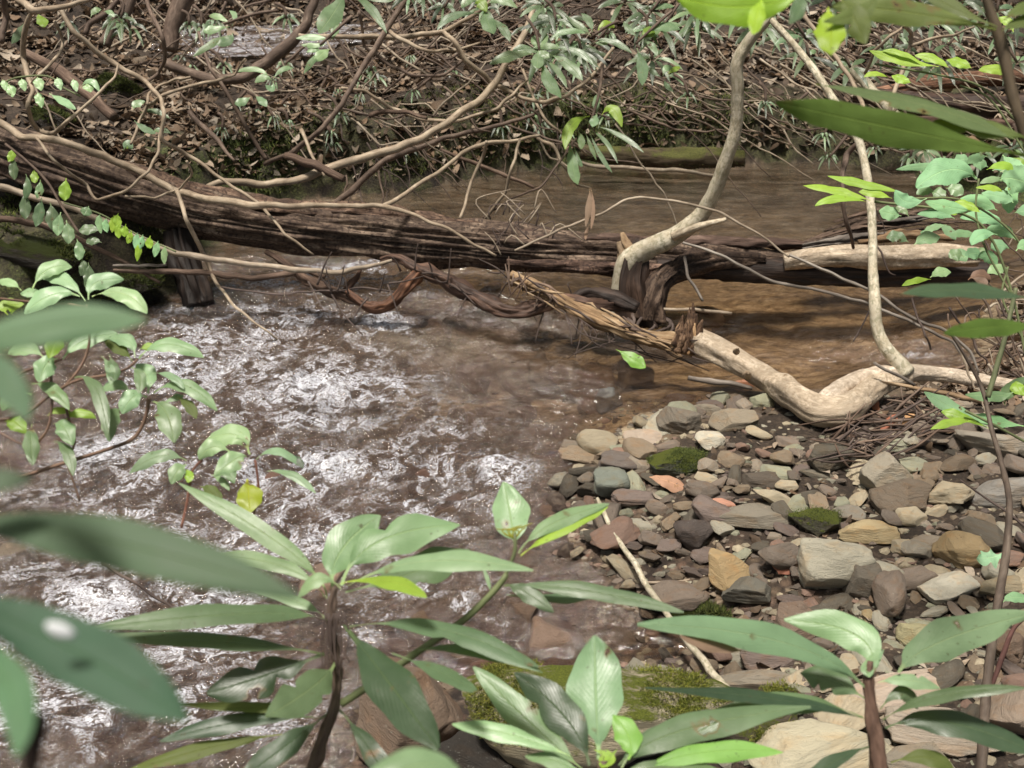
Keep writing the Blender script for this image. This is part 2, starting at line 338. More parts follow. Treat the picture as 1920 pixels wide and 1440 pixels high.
def axis(a, b, c0, c1, fine, coarse):
    L = list(np.arange(c0, c1, fine)); s = fine
    x = c0
    while x > a: s = min(s * 1.12, coarse); x -= s; L.insert(0, x)
    s = fine; x = L[-1]
    while x < b: s = min(s * 1.12, coarse); x += s; L.append(x)
    return np.array(L)
ax = axis(-70, 70, -4.5, 5.2, .028, 4); ay = axis(-25, 110, 2.2, 12.5, .028, 4)
xx, yy = np.meshgrid(ax, ay); zz = height(xx, yy); zz = np.minimum(zz, 14 + .02 * yy)
dl = dist_line(BANKL, xx, yy); dr = dist_line(BANKR, xx, yy); ins = inside(xx, yy)
V = np.stack([xx, yy, zz], -1).reshape(-1, 3)
bedm = np.where(ins, 1.0, np.where(dl < dr, 0, sstep(.6, .2, dr) * .8))
p1 = onz(1500, 590); p2 = onz(1180, 810); p3 = onz(1350, 420); p4 = onz(900, 690)
sand = np.maximum.reduce([np.exp(-(((xx - q[0]) / a)**2 + ((yy - q[1]) / b)**2)) for q, a, b in ((p1, 1.7, 1.0), (p2, .3, .3), (p3, 2.5, 1.2), (p4, .9, .3))])
mossy = np.where((dl < dr) & ~ins, sstep(.75, .15, dl + .25 * fbm(xx * 2, yy * 2, 5., 3)), 0) * (.5 + .5 * sstep(-.3, .3, fbm(xx * .9, yy * .9, 9., 2)))
gm = mesh('ground', V, grid_faces(len(ay), len(ax)), None, {'bed': bedm.ravel(), 'sand': np.clip(sand * 1.3, 0, 1).ravel(), 'mossy': mossy.ravel()})
tag(link('ground', gm, M['ground']), kind='structure')
# ------------------------------------------------------------------ water
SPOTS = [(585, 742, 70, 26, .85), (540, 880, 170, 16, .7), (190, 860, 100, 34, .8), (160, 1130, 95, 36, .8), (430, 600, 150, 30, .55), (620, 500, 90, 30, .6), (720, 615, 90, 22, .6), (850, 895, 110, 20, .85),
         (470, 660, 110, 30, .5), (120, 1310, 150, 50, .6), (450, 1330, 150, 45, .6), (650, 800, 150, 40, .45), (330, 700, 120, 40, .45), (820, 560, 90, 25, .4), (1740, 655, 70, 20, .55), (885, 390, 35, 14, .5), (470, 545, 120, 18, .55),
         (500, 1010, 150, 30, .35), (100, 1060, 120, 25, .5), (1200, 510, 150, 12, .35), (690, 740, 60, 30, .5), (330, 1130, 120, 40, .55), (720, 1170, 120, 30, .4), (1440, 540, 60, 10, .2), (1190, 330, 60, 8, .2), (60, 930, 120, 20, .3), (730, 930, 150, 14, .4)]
CHOP = [(500, 700, 380, 160, 1.), (500, 950, 560, 180, 1.), (200, 1200, 500, 220, 1.), (850, 850, 220, 120, .85), (650, 530, 280, 50, .8), (900, 600, 200, 50, .6), (800, 1100, 380, 100, .75), (1700, 660, 180, 30, .6), (1000, 720, 180, 50, .45)]
def splat(L, X, Y):
    r = np.zeros_like(X)
    for px, py, rx, ry, s in L:
        c = onz(px, py); d = (c - CAM) @ FW; sx = rx * d / FPX; sy = abs(onz(px, py - ry)[1] - onz(px, py + ry)[1]) / 2
        r = np.maximum(r, s * np.exp(-.5 * (((X - c[0]) / sx)**2 + ((Y - c[1]) / sy)**2) * 1.3))
    return r
wx = axis(-40, 40, -3.6, 3.2, .0135, 2); wy = axis(-3, 11.5, 2.6, 7.6, .0135, .06)
X, Y = np.meshgrid(wx, wy)
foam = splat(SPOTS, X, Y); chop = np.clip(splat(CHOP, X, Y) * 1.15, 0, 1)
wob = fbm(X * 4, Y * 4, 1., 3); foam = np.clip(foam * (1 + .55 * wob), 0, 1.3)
ca, sa = math.cos(math.radians(-24)), math.sin(math.radians(-24)); U = X * ca - Y * sa; Vv = X * sa + Y * ca
U2 = U + .05 * noise(X * 6, Y * 6, 2.); V2 = Vv + .05 * noise(X * 6, Y * 6, 8.)
rg = 1 - np.abs(fbm(U2 * 7, V2 * 9.5, 0, 3)) * 1.6
lump = fbm(U2 * 16, V2 * 20, 5., 3)
Z = (.003 + .02 * chop) * rg + (.0012 + .010 * chop) * lump + .012 * foam * (1 + wob) + .002 * fbm(X * 5, Y * 9, 2., 3)
Z += .03 * chop * fbm(U * 1.8, Vv * 2.6, 4., 2) - .012
c1 = onz(540, 892); Z += .026 * chop * np.tanh((Y - c1[1] - .12 * noise(X * 3, 0 * Y, 1.)) / .03)
c2 = onz(300, 1110); Z += .02 * chop * np.tanh((Y - c2[1] - .1 * noise(X * 4, 0 * Y, 5.)) / .03)
pd = onz(1350, 400); deep = np.clip(sstep(6.6, 7.8, Y) + 0 * X, 0, 1) * .85
for (px, py, rx, ry, s) in [(820, 650, 150, 26, .75), (1150, 640, 150, 25, .6)]:
    deep = np.maximum(deep, splat([(px, py, rx, ry, s)], X, Y))
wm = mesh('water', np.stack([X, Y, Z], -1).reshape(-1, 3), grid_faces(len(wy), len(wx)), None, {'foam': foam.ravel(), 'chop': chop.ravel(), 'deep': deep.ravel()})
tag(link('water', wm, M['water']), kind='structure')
# small pool up the bank, top left
px_, py_, pz_, ra, rb = POOL
x1 = np.linspace(px_ - ra * 1.3, px_ + ra * 1.3, 60); y1 = np.linspace(py_ - rb * 1.3, py_ + rb * 1.3, 50); X1, Y1 = np.meshgrid(x1, y1)
er = np.hypot((X1 - px_) / ra, (Y1 - py_) / rb) + .25 * fbm(X1 * 3, Y1 * 3, 1., 3); fp = grid_faces(50, 60); fp = fp[(er.ravel()[fp] < 1.0).all(1)]
pm = mesh('pool_water', np.stack([X1, Y1, pz_ - .02 + .006 * fbm(X1 * 9, Y1 * 9)], -1).reshape(-1, 3), fp, None, {'foam': .42 * (.2 + .9 * (fbm(X1 * 6, Y1 * 6).ravel() > .0)), 'chop': np.full(3000, 1.), 'deep': np.zeros(3000)})  # foam value here paints the pool's sky glitter as white patches
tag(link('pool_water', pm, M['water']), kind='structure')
# ------------------------------------------------------------------ tubes
def spline(P, R, step):
    P = np.asarray(P, float); R = np.asarray(R, float)
    if len(P) == 2: P = np.stack([P[0], (P[0] + P[1]) / 2, P[1]]); R = np.array([R[0], (R[0] + R[-1]) / 2, R[-1]])
    E = np.concatenate([[2 * P[0] - P[1]], P, [2 * P[-1] - P[-2]]]); out = []; ro = []
    for i in range(len(P) - 1):
        a, b, c, d = E[i:i + 4]; n = max(2, int(np.linalg.norm(c - b) / step))
        t = np.linspace(0, 1, n, endpoint=False)[:, None]
        out.append(.5 * ((2 * b) + (-a + c) * t + (2 * a - 5 * b + 4 * c - d) * t**2 + (-a + 3 * b - 3 * c + d) * t**3)); ro.append(R[i] + (R[i + 1] - R[i]) * t[:, 0])
    out.append(P[-1:]); ro.append(R[-1:]); return np.concatenate(out), np.concatenate(ro)
def tube_data(P, R, seg=8, step=.03, amp=.08, nf=1.0, groove=0.0, flat=1.0, seed=0, cap=True):
    C, r = spline(P, R, step); n = len(C)
    T = np.gradient(C, axis=0); T /= np.linalg.norm(T, axis=1)[:, None] + 1e-9
    ref = np.array([0, 0, 1.]) if abs(T[0, 2]) < .9 else np.array([1., 0, 0]); S = np.zeros_like(C); s = np.cross(T[0], ref); s /= np.linalg.norm(s)
    for i in range(n):
        s = s - T[i] * (s @ T[i]); s /= np.linalg.norm(s) + 1e-9; S[i] = s
    B = np.cross(S, T); L = np.concatenate([[0], np.cumsum(np.linalg.norm(np.diff(C, axis=0), axis=1))])
    th = np.arange(seg) / seg * 2 * math.pi; c = np.cos(th)[None]; sn = np.sin(th)[None]
    rm = r.mean() + 1e-6
    rr = r[:, None] * (1 + amp * fbm(c * 1.2 + seed * 3.7, sn * 1.2 + seed, L[:, None] / rm * .35 * nf, 3))
    if groove:
        gx = c * 3.2 + seed; gy = sn * 3.2; gz = L[:, None] / rm * .13
        g_ = np.abs(fbm(gx * 1.6, gy * 1.6, gz, 4)); rr = rr * (1 - groove * (1 - sstep(0, .45, g_))) + r[:, None] * groove * .5 * noise(gx * 4, gy * 4, gz * 3)
    V = C[:, None] + rr[..., None] * (c[..., None] * S[:, None] + flat * sn[..., None] * B[:, None])
    V = V.reshape(-1, 3); F = [tuple(f) for f in grid_faces(n, seg, True)]
    uv = np.stack([np.broadcast_to(np.abs(th[None] / math.pi - 1) * math.pi * rm + seed * .37, (n, seg)), np.broadcast_to(L[:, None], (n, seg))], -1).reshape(-1, 2)
    if cap:
        V = np.concatenate([V, [C[0]], [C[-1]]]); uv = np.concatenate([uv, [[.1, 0], [.1, .1]]]); a, b = n * seg, n * seg + 1
        for j in range(seg):
            F.append(((j + 1) % seg, j, a)); F.append(((n - 1) * seg + j, (n - 1) * seg + (j + 1) % seg, b))
    return V, F, uv
def tube(name, P, R, mat, parent=None, color=None, **kw):
    V, F, uv = tube_data(P, R, **kw); C = np.mean(V, 0)
    if parent is None:
        o = link(name, mesh(name, V - C, F, uv), mat, None, color); o.location = C; return o
    return link(name, mesh(name, V, F, uv), mat, parent, color)
def trace(pts, d, rpx, jit=0):
    """pts (px,py[,depth]); d depth of the rest, may be 'g' = just above the ground behind"""
    if jit:
        rs = random.Random(int(abs(pts[0][0] * 3 + pts[0][1])) + len(pts)); q = []
        for a, b in zip(pts[:-1], pts[1:]):
            q.append(a); L = math.hypot(a[0] - b[0], a[1] - b[1]); m = int(L // 26)
            for i in range(1, m + 1):
                t = i / (m + 1); q.append(tuple(u + (v - u) * t + (rs.uniform(-jit, jit) if j < 2 else 0) for j, (u, v) in enumerate(zip(a, b))))
        n0 = len(pts); rpx = list(np.interp(np.linspace(0, 1, len(q) + 1), np.linspace(0, 1, n0), rpx if isinstance(rpx, (list, tuple)) else [rpx] * n0)); pts = q + [pts[-1]]
    P = []; R = []
    rr = rpx if isinstance(rpx, (list, tuple)) else [rpx] * len(pts)
    for p, r in zip(pts, np.interp(np.linspace(0, 1, len(pts)), np.linspace(0, 1, len(rr)), rr)):
        dd = p[2] if len(p) > 2 else d
        P.append(at(p[0], p[1], dd)); R.append(max(r, .9) * dd / FPX)
    return P, R
def dl_(a, b, n): return list(np.linspace(a, b, n))
# ------------------------------------------------------------------ leaves
VIEW = -FW
def leaf_data(pts, d, w, dtip=None, pet=.12, shape=1.12, up=.55, under=False, wave=.075, cup=.2, nu=20, nv=9, seed=0, bite=0, lobed=False, petw=.07):
    (x0, y0), (xm, ym), (x1, y1) = pts if len(pts) == 3 else (pts[0], ((pts[0][0] + pts[1][0]) / 2, (pts[0][1] + pts[1][1]) / 2), pts[1])
    if dtip is None: dtip = d * (1 + .8 * (y0 - y1) / FPX)
    P = [at(x0, y0, d), at(xm, ym, (d + dtip) / 2), at(x1, y1, dtip)]
    t = np.linspace(0, 1, nu)[:, None]
    Q1 = 2 * P[1] - .5 * (P[0] + P[2]); C = (1 - t)**2 * P[0] + 2 * t * (1 - t) * Q1 + t**2 * P[2]
    T = np.gradient(C, axis=0); T /= np.linalg.norm(T, axis=1)[:, None] + 1e-9
    tn = t[:, 0]; q = np.clip((tn - pet) / (1 - pet), 0, 1)
    prof = np.sin(math.pi * q**shape)**.7; prof = np.where(q >= 1, 0.03, prof); prof = np.where(q <= 0, 0, prof)
    VW = CAM - P[1]; VW = VW / np.linalg.norm(VW); wm_ = w * d / FPX / 2
    want = VW * (1 - up) + np.array([0, 0, 1.]) * up
    Nn = want[None] - T * (T @ want)[:, None]; Nn /= np.linalg.norm(Nn, axis=1)[:, None] + 1e-9
    vis = np.clip(np.abs(Nn @ VIEW), .5, 1); S = np.cross(T, Nn)
    rs = np.random.default_rng(int(seed) + 5)
    j = np.linspace(-1, 1, nv)[None]; half = wm_ / vis.mean() * prof[:, None]
    i_ = int(nu * .6); h_ = 1e-3
    def pj(p): q_ = p - CAM; z_ = q_ @ FW; return np.array([q_ @ RT, q_ @ UP]) / z_ * FPX
    a_ = pj(C[i_] + S[i_] * h_) - pj(C[i_] - S[i_] * h_); tg = pj(C[i_ + 1]) - pj(C[i_ - 1]); tg /= np.linalg.norm(tg) + 1e-9; pp = abs(a_[0] * tg[1] - a_[1] * tg[0]) / (2 * h_)
    half = prof[:, None] * min(w / max(pp, 1e-6) / 2, wm_ * 1.9) * (.9 if w > 28 else 1)
    half = np.maximum(half, w * petw * d / FPX / 2)
    edge = 1 + wave * np.sin(tn[:, None] * 19 + rs.uniform(0, 6) + (j > 0) * 2)
    if lobed: edge = edge * (1 + .09 * (((tn * 16) % 1) - .5)[:, None])
    if bite:
        for _ in range(bite):
            bt = rs.uniform(.45, .9); sd = rs.choice([-1, 1]); bw = rs.uniform(.025, .06)
            edge = edge * (1 - (np.sign(j) == sd) * rs.uniform(.3, .6) * np.exp(-((tn[:, None] - bt) / bw)**2))
    off = half * j * edge * (1 + .07 * rs.uniform(-1, 1) * np.sign(j))
    tw = rs.uniform(-.5, .5) * (tn[:, None] - .4); S, Nn = S * np.cos(tw) + Nn * np.sin(tw), Nn * np.cos(tw) - S * np.sin(tw)
    lift = (-cup * half * j**2) + wm_ * wave * 1.2 * np.abs(j) * np.sin(tn[:, None] * 14 + rs.uniform(0, 6) + j * 1.5) + .05 * wm_ * np.abs(j) * fbm(tn[:, None] * 9, j * 3, seed * 1.7, 2)
    lift = lift + cup * .6 * half * np.abs(j)
    V = C[:, None] + off[..., None] * S[:, None] + lift[..., None] * Nn[:, None]
    F = grid_faces(nu, nv); 
    n0 = np.cross(V[nu // 2, nv // 2 + 1] - V[nu // 2, nv // 2], V[nu // 2 + 1, nv // 2] - V[nu // 2, nv // 2])
    if (n0 @ Nn[nu // 2] < 0) != under: F = F[:, ::-1]
    uv = np.stack([np.broadcast_to(j * .5 + .5, (nu, nv)), np.broadcast_to(q[:, None], (nu, nv))], -1).reshape(-1, 2)
    return V.reshape(-1, 3), F, uv
LN = [0]
def leaf(parent, pts, d, w, mat, tint=None, label=None, name='leaf', **kw):
    LN[0] += 1; V, F, uv = leaf_data(pts, d, w, seed=LN[0], **kw)
    t = tint if tint is not None else random.uniform(.85, 1.15)
    c = (t * random.uniform(.94, 1.06), t, t * random.uniform(.92, 1.08)) if not isinstance(t, tuple) else t
    if parent is None:
        C = V[0].copy(); o = link(name, mesh(name, V - C, F, uv), M[mat], None, c); o.location = C; return o
    o = link(name, mesh(name, V, F, uv), M[mat], parent, c)
    if label: o['label'] = label
    return o
# ------------------------------------------------------------------ stones
def ico(sub):
    import bmesh
    bm = bmesh.new(); bmesh.ops.create_icosphere(bm, subdivisions=sub, radius=1)
    V = np.array([v.co[:] for v in bm.verts]); F = np.array([[v.index for v in f.verts] for f in bm.faces]); bm.free(); return V, F
ICO = {s: ico(s) for s in (1, 2, 4, 5)}
def rock_mesh(seed, sub=4, dims=(1, .8, .55), cuts=9, rough=.035, box=.5):
    V, F = ICO[sub]; r = np.random.default_rng(seed); V = V.copy()
    m = np.abs(V).max(1)[:, None]; V = V * (1 - box) + V / m * box * .8
    for _ in range(cuts):
        n = r.normal(size=3); n /= np.linalg.norm(n); dd = r.uniform(.5, .82); s = V @ n; k_ = s > dd
        V[k_] -= np.outer(s[k_] - dd, n) * .94
    lay = noise(V[:, 0] * 1.5 + seed, V[:, 1] * 1.5, V[:, 2] * 9) * .03
    V = V * (1 + rough * 1.6 * fbm(V[:, 0] * 2 + seed, V[:, 1] * 2, V[:, 2] * 2, 4)[:, None] + lay[:, None] + rough * .5 * noise(V[:, 0] * 11, V[:, 1] * 11, V[:, 2] * 14 + seed)[:, None])
    V /= np.abs(V).max(0)[None]
    return mesh('stone', V * np.array(dims) * .5, F)
ROCKS = [rock_mesh(i, 4, (1, 1, 1), cuts=8 + i % 8, box=random.uniform(.2, .8)) for i in range(24)]
BIGROCKS = {}
def stone(px, py, w, h, col, label, mat='stone', big=False, flat=.75, deep=1.15, rz=None, tilt=8, group=None, lift=0.0, seed=None, name='stone', z=None, cat='stone'):
    gp = ground(px, py + h * .22, 0, False) if z is None else onz(px, py + h * .22, z)
    d = (gp - CAM) @ FW; k_ = d / FPX
    sx, sy, sz = w * k_, h * k_ * deep, h * k_ * flat
    seed = seed if seed is not None else int(abs(px * 7 + py * 13)) % 997
    me = rock_mesh(seed, 5, (1, 1, 1), 5 if big == 2 else 12, .05 if big == 2 else .03, .15 if big == 2 else .5) if big else ROCKS[seed % len(ROCKS)]
    o = link(name, me, M[mat] if not me.materials else None, None, col)
    if me.materials and me.materials[0] != M[mat]:
        me = me.copy(); me.materials.clear(); me.materials.append(M[mat]); o.data = me
    o.scale = (sx, sy, sz); o.location = gp + np.array([0, 0, sz * .28 + lift])
    rr = random.Random(seed)
    o.rotation_euler = (math.radians(rr.uniform(-tilt, tilt)), math.radians(rr.uniform(-tilt, tilt)), math.radians(rr.uniform(-14, 14) if rz is None else rz))
    tag(o, label, cat, group); return o
# ------------------------------------------------------------------ the big fallen log
def wood_part(name, pts, d, r, mat, parent, color=None, **kw):
    P, R = trace(pts, d, r); return tube(name, P, R, M[mat], parent, color, **kw)
log = empty('fallen_log', at(700, 445, 6.75), 'long dark rotting log lying right across the stream from bank to bank', 'log')
wood_part('log_trunk', [(-160, 232, 6.65), (0, 276, 6.6), (110, 314, 6.6), (240, 360, 6.62), (400, 402, 6.68), (560, 427, 6.72), (720, 443, 6.75), (900, 460, 6.8), (1080, 473, 6.82), (1250, 484, 6.84), (1400, 494, 6.86), (1520, 503, 6.88)], 6.7, [44, 47, 49, 49, 48, 46, 46, 45, 40, 36, 30, 24], 'oldlog', log, seg=96, step=.014, amp=.2, groove=.2, seed=3)
wood_part('bark_ridge', [(120, 285, 6.55), (300, 345, 6.58), (480, 385, 6.63), (700, 402, 6.7), (900, 425, 6.74)], 6.6, [9, 22, 20, 20, 8], 'oldlog', log, (1.25, 1.15, 1.1), seg=20, step=.02, amp=.3, groove=.5, seed=5)
wood_part('bark_ridge', [(820, 430, 6.72), (1000, 446, 6.74), (1180, 452, 6.78), (1400, 455, 6.8), (1560, 462, 6.82)], 6.6, [7, 14, 13, 11, 7], 'redwood', log, (.75, .72, .75), seg=16, step=.02, amp=.3, groove=.5, seed=6)
wood_part('bark_ridge', [(950, 492, 6.62), (1080, 500, 6.62), (1200, 505, 6.62), (1290, 508, 6.64)], 6.6, [6, 13, 13, 7], 'oldlog', log, (.8, .7, .7), seg=16, step=.02, amp=.3, groove=.5, seed=8)
post = tube('rotten_post', *trace([(335, 430, 6.66), (345, 480, 6.66), (360, 525, 6.62), (376, 575, 6.6)], 6.6, [28, 30, 32, 34]), M['darkwood'], None, (.4, .38, .36), seg=40, step=.015, amp=.2, groove=.4, seed=4)
tag(post, 'black rotten stump of wood standing under the left part of the long log', 'stump')
# second trunk on the right: pale stripped wood over a dark log
lg = empty('stripped_log', at(1650, 495, 6.6), 'log at the right with pale stripped wood over a dark wet underside', 'log')
wood_part('pale_sapwood', [(1470, 492, 6.55), (1560, 482, 6.5), (1660, 482, 6.48), (1760, 480, 6.45), (1835, 482, 6.42)], 6.5, [16, 20, 24, 23, 17], 'pale', lg, (1.2, 1.15, 1.1), seg=36, step=.015, amp=.15, groove=.22, seed=9)
wood_part('dark_underside', [(1230, 500, 6.72), (1350, 506, 6.7), (1500, 510, 6.66), (1680, 512, 6.62), (1850, 514, 6.6)], 6.6, [16, 20, 24, 24, 22], 'darkwood', lg, seg=36, step=.018, amp=.15, groove=.25, seed=10)
wood_part('torn_edge', [(1610, 455, 6.6), (1700, 440, 6.62), (1790, 448, 6.6)], 6.6, [6, 12, 5], 'splinter', lg, (.8, .75, .7), seg=12, step=.02, amp=.4, groove=.4, seed=12)
# splintered bark slabs behind it
sb = empty('bark_pile', at(1650, 425, 6.9), 'heap of splintered reddish brown bark slabs behind the pale stripped log', 'bark')
for i in range(22):
    x0 = random.uniform(1460, 1640); y0 = 468 - (x0 - 1460) * .12 - random.uniform(0, 55) * min(1, (x0 - 1440) / 120); L = random.uniform(110, 230); dd = 6.75 + random.uniform(0, .35)
    wood_part('bark_slab', [(x0, y0 + 8, dd), (x0 + L * .5, y0 - random.uniform(5, 14), dd), (x0 + L, y0 - random.uniform(5, 24), dd)], dd, [3, random.uniform(6, 13), 3], random.choice(['redwood', 'redwood', 'oldlog', 'grey']), sb, None, seg=10, step=.03, amp=.35, groove=.5, flat=random.uniform(.3, .6), seed=i)
# ------------------------------------------------------------------ pale S-shaped trunk with a dark arched root
st = empty('leaning_trunk', at(1190, 600, 6.5), 'pale curving trunk rising from a black arched root in front of the long log', 'tree')
wood_part('trunk', [(1152, 600, 6.46), (1158, 560, 6.44), (1166, 520, 6.42), (1180, 488, 6.4), (1222, 463, 6.36), (1275, 437, 6.3), (1318, 398, 6.22), (1345, 345, 6.12), (1365, 290, 6.02), (1380, 235, 5.95), (1383, 170, 5.86), (1382, 120, 5.8), (1405, 75, 5.75), (1440, 35, 5.7), (1470, -20, 5.65)], 6, [10, 13, 17, 20, 19, 18, 15.5, 13.5, 12.5, 12, 11.5, 11.5, 10.5, 9, 8], 'lichen', st, seg=28, step=.012, amp=.10, seed=2)
wood_part('broken_branch', [(1262, 444, 6.26), (1310, 425, 6.16), (1362, 411, 6.1)], 6.3, [9, 7.5, 4], 'pale', st, (1.4, 1.4, 1.35), seg=14, step=.012, amp=.15)
wood_part('root', [(1200, 452, 6.46), (1188, 490, 6.42), (1180, 530, 6.42), (1186, 570, 6.45), (1195, 606, 6.5)], 6.4, [14, 24, 30, 38, 52], 'darkwood', st, (1.2, 1.1, 1.0), seg=30, step=.012, amp=.3, groove=.45, seed=7)
wood_part('root', [(1215, 600, 6.4), (1222, 560, 6.38), (1245, 520, 6.4), (1290, 497, 6.5), (1350, 485, 6.6), (1430, 488, 6.68)], 6.4, [32, 27, 25, 26, 22, 14], 'oldlog', st, (.62, .58, .56), seg=30, step=.012, amp=.25, groove=.45, seed=8)
wood_part('broken_branch', [(1185, 470, 6.4), (1172, 455, 6.4), (1166, 436, 6.4)], 6.4, [12, 9, 4], 'pale', st, (.8, .65, .5), seg=14, step=.01, amp=.3, groove=.3)
wood_part('root', [(1140, 600, 6.5), (1150, 575, 6.46), (1180, 525, 6.43), (1172, 480, 6.42), (1166, 452, 6.42)], 6.4, [9, 13, 14, 15, 10], 'pale', st, (.7, .6, .5), seg=20, step=.012, amp=.2, groove=.3, seed=9)
for i in range(9):
    x = random.uniform(1150, 1250); wood_part('root', [(x, 590, 6.4), (x + random.uniform(-30, 30), 610, 6.35), (x + random.uniform(-60, 60), 632, 6.3)], 6.4, [4, 3, 2], 'twig', st, None, seg=6, step=.03, amp=.2, seed=i)
def rest(L, x0):
    return [(x, y, min(d, gdepth(x, y + 34) - .015) if x >= x0 else d) for x, y, d in L]
# ------------------------------------------------------------------ pale driftwood limb on the gravel
dw = empty('driftwood_limb', at(1520, 780, 5.15), 'thick pale barkless limb resting on the gravel with one torn orange end', 'driftwood')
limb_ = wood_part('smooth_limb', rest([(1285, 628, 5.72), (1330, 650, 5.64), (1390, 683, 5.5), (1440, 712, 5.4), (1488, 747, 5.28), (1535, 772, 5.2), (1585, 768, 5.17), (1625, 738, 5.15), (1662, 712, 5.14), (1705, 702, 5.14)], 1430), 5.4, [24, 24.5, 25, 25.5, 26, 28, 27, 25, 21, 18], 'pale', dw, (1.15, 1.1, 1.05), seg=52, step=.008, amp=.2, nf=.7, seed=1)
wood_part('smooth_limb', rest([(1520, 765, 5.22), (1555, 745, 5.2), (1600, 722, 5.17), (1650, 706, 5.15), (1700, 700, 5.14), (1760, 703, 5.2), (1830, 712, 5.3), (1900, 722, 5.42)], 1430), 5.2, [10, 18, 22, 20, 17, 14, 13, 11], 'pale', dw, (1.3, 1.28, 1.3), seg=44, step=.008, amp=.2, nf=.8, seed=5)
wood_part('knot', [(1512, 770, 5.2), (1518, 795, 5.12), (1522, 822, 5.0)], 5.1, [20, 10, 4], 'pale', limb_, (.8, .68, .55), seg=18, step=.01, amp=.2)
for (x, y, r) in [(1400, 705, 7), (1455, 735, 6), (1470, 710, 6), (1495, 765, 8), (1525, 752, 5), (1380, 660, 5), (1560, 775, 5)]:
    wood_part('knot', [(x, y, 5.3), (x + 2, y - 3, 5.2), (x + 4, y - 6, 5.15)], 5.2, [r * 1.3, r, r * .4], 'pale', limb_, (.95, .85, .75), seg=10, step=.006, amp=.2)
torn_ = wood_part('torn_wood', [(955, 520, 6.1), (1010, 543, 6.08), (1070, 573, 6.0), (1140, 606, 5.92), (1210, 632, 5.85), (1300, 650, 5.75)], 6, [13, 15, 15, 16, 19, 25], 'splinter', dw, (.8, .76, .7), seg=56, step=.008, amp=.42, groove=.2, flat=.85, seed=2)
for i in range(15):
    x = 1278 + 34 * random.random(); y = 655 - random.uniform(0, 25); h_ = random.uniform(25, 68)
    wood_part('jagged_break', [(x - 12, y + 10, 5.66), (x - 4, y - h_ * .4, 5.64), (x + random.uniform(-6, 8), y - h_, 5.62)], 5.7, [9, random.uniform(6, 10), 1.5], random.choice(['oldlog', 'splinter', 'oldlog']), dw, (1.1, .95, .8), seg=10, step=.012, amp=.4, groove=.4, seed=i)
for i in range(24):
    u = random.random(); x = 975 + 310 * u; y = 527 + 118 * u**.85 + random.uniform(-14, 18); L = random.uniform(20, 75); dd = 6.0 - .35 * u
    a = random.uniform(.2, .65)
    wood_part('splinter', [(x, y, dd), (x + L * .5, y + L * a * .5 + random.uniform(-4, 4), dd - .03), (x + L, y + L * a + random.uniform(-6, 12), dd - .05)], dd, [1.2, random.uniform(1.5, 4), .8], random.choice(['splinter', 'splinter', 'redwood', 'twig']), torn_, None, seg=6, step=.03, amp=.3, seed=i)
wood_part('upright_branch', [(1700, 700, 5.12), (1680, 675, 5.12), (1658, 648, 5.12), (1643, 610, 5.13), (1640, 560, 5.15), (1636, 500, 5.2), (1636, 430, 5.25), (1630, 360, 5.3), (1620, 300, 5.36), (1604, 250, 5.42), (1568, 195, 5.5), (1525, 130, 5.58), (1485, 80, 5.65), (1440, 30, 5.7)], 5.2, [18, 14, 12, 11, 10.5, 9, 8, 7.5, 7.5, 8, 7.5, 7, 6.5, 6], 'lichen', dw, (1.1, 1.1, 1.1), seg=20, step=.015, amp=.1, seed=4)
for i in range(16):
    x = random.uniform(1060, 1280); y = 590 + (x - 1060) * .2
    wood_part('splinter', [(x, y, 5.95), (x + random.uniform(-30, 50), y + 35, 5.9), (x + random.uniform(-70, 110), y + random.uniform(45, 80), 5.85)], 5.9, [1.6, 1.2, .7], 'twig', torn_, None, seg=5, step=.04, amp=.2, seed=i)
# ------------------------------------------------------------------ dark dead branches in the water
def wood(name, label, cat, pts, d, r, mat, color=None, group=None, **kw):
    P, R = trace(pts, d, r, {'bare_stem': 1.8, 'stick': 1.8, 'thin_stem': 2.4}.get(name, 0) if len(pts[0]) == len(pts[-1]) else 0); o = tube(name, P, R, M[mat], None, color, **kw); return tag(o, label, cat, group)
db = empty('dead_branch', at(790, 510, 6.2), 'dark forked dead branch dipping into the riffle below the long log', 'branch')
dbl_ = wood_part('limb', [(715, 488, 6.3), (745, 484, 6.25), (790, 508, 6.2), (850, 535, 6.15), (900, 560, 6.1), (945, 582, 6.05), (985, 583, 6.05), (1030, 568, 6.05), (1060, 562, 6.05), (1110, 572, 6.0), (1190, 578, 6.2)], 6.1, [7, 10, 14, 15, 15, 15, 14, 11, 10, 12, 8], 'darkwood', db, (2.3, 2.0, 1.8), seg=28, step=.012, amp=.35, groove=.35, seed=1)
wood_part('fork', [(790, 508, 6.2), (765, 535, 6.2), (740, 562, 6.2), (715, 574, 6.2), (685, 572, 6.2), (650, 545, 6.2)], 6.2, [13, 12, 10, 11, 10, 7], 'darkwood', db, (3.2, 2.3, 1.7), seg=24, step=.01, amp=.35, groove=.35, seed=2)
wood_part('limb', [(1070, 562, 6.08), (1100, 548, 6.08), (1150, 558, 6.08), (1195, 578, 6.05)], 6, [9, 14, 14, 11], 'darkwood', db, seg=18, step=.015, amp=.25, groove=.3, seed=3)
rb = empty('broken_branch', at(600, 530, 6.3), 'reddish broken branch leaning over the riffle left of the dark forked branch', 'branch')
rbl_ = wood_part('limb', [(498, 470, 6.35), (540, 498, 6.32), (585, 530, 6.28), (630, 550, 6.25), (690, 572, 6.2)], 6.3, [4, 9, 10, 10, 8], 'redwood', rb, (.8, .75, .72), seg=18, step=.012, amp=.35, groove=.35, seed=6)
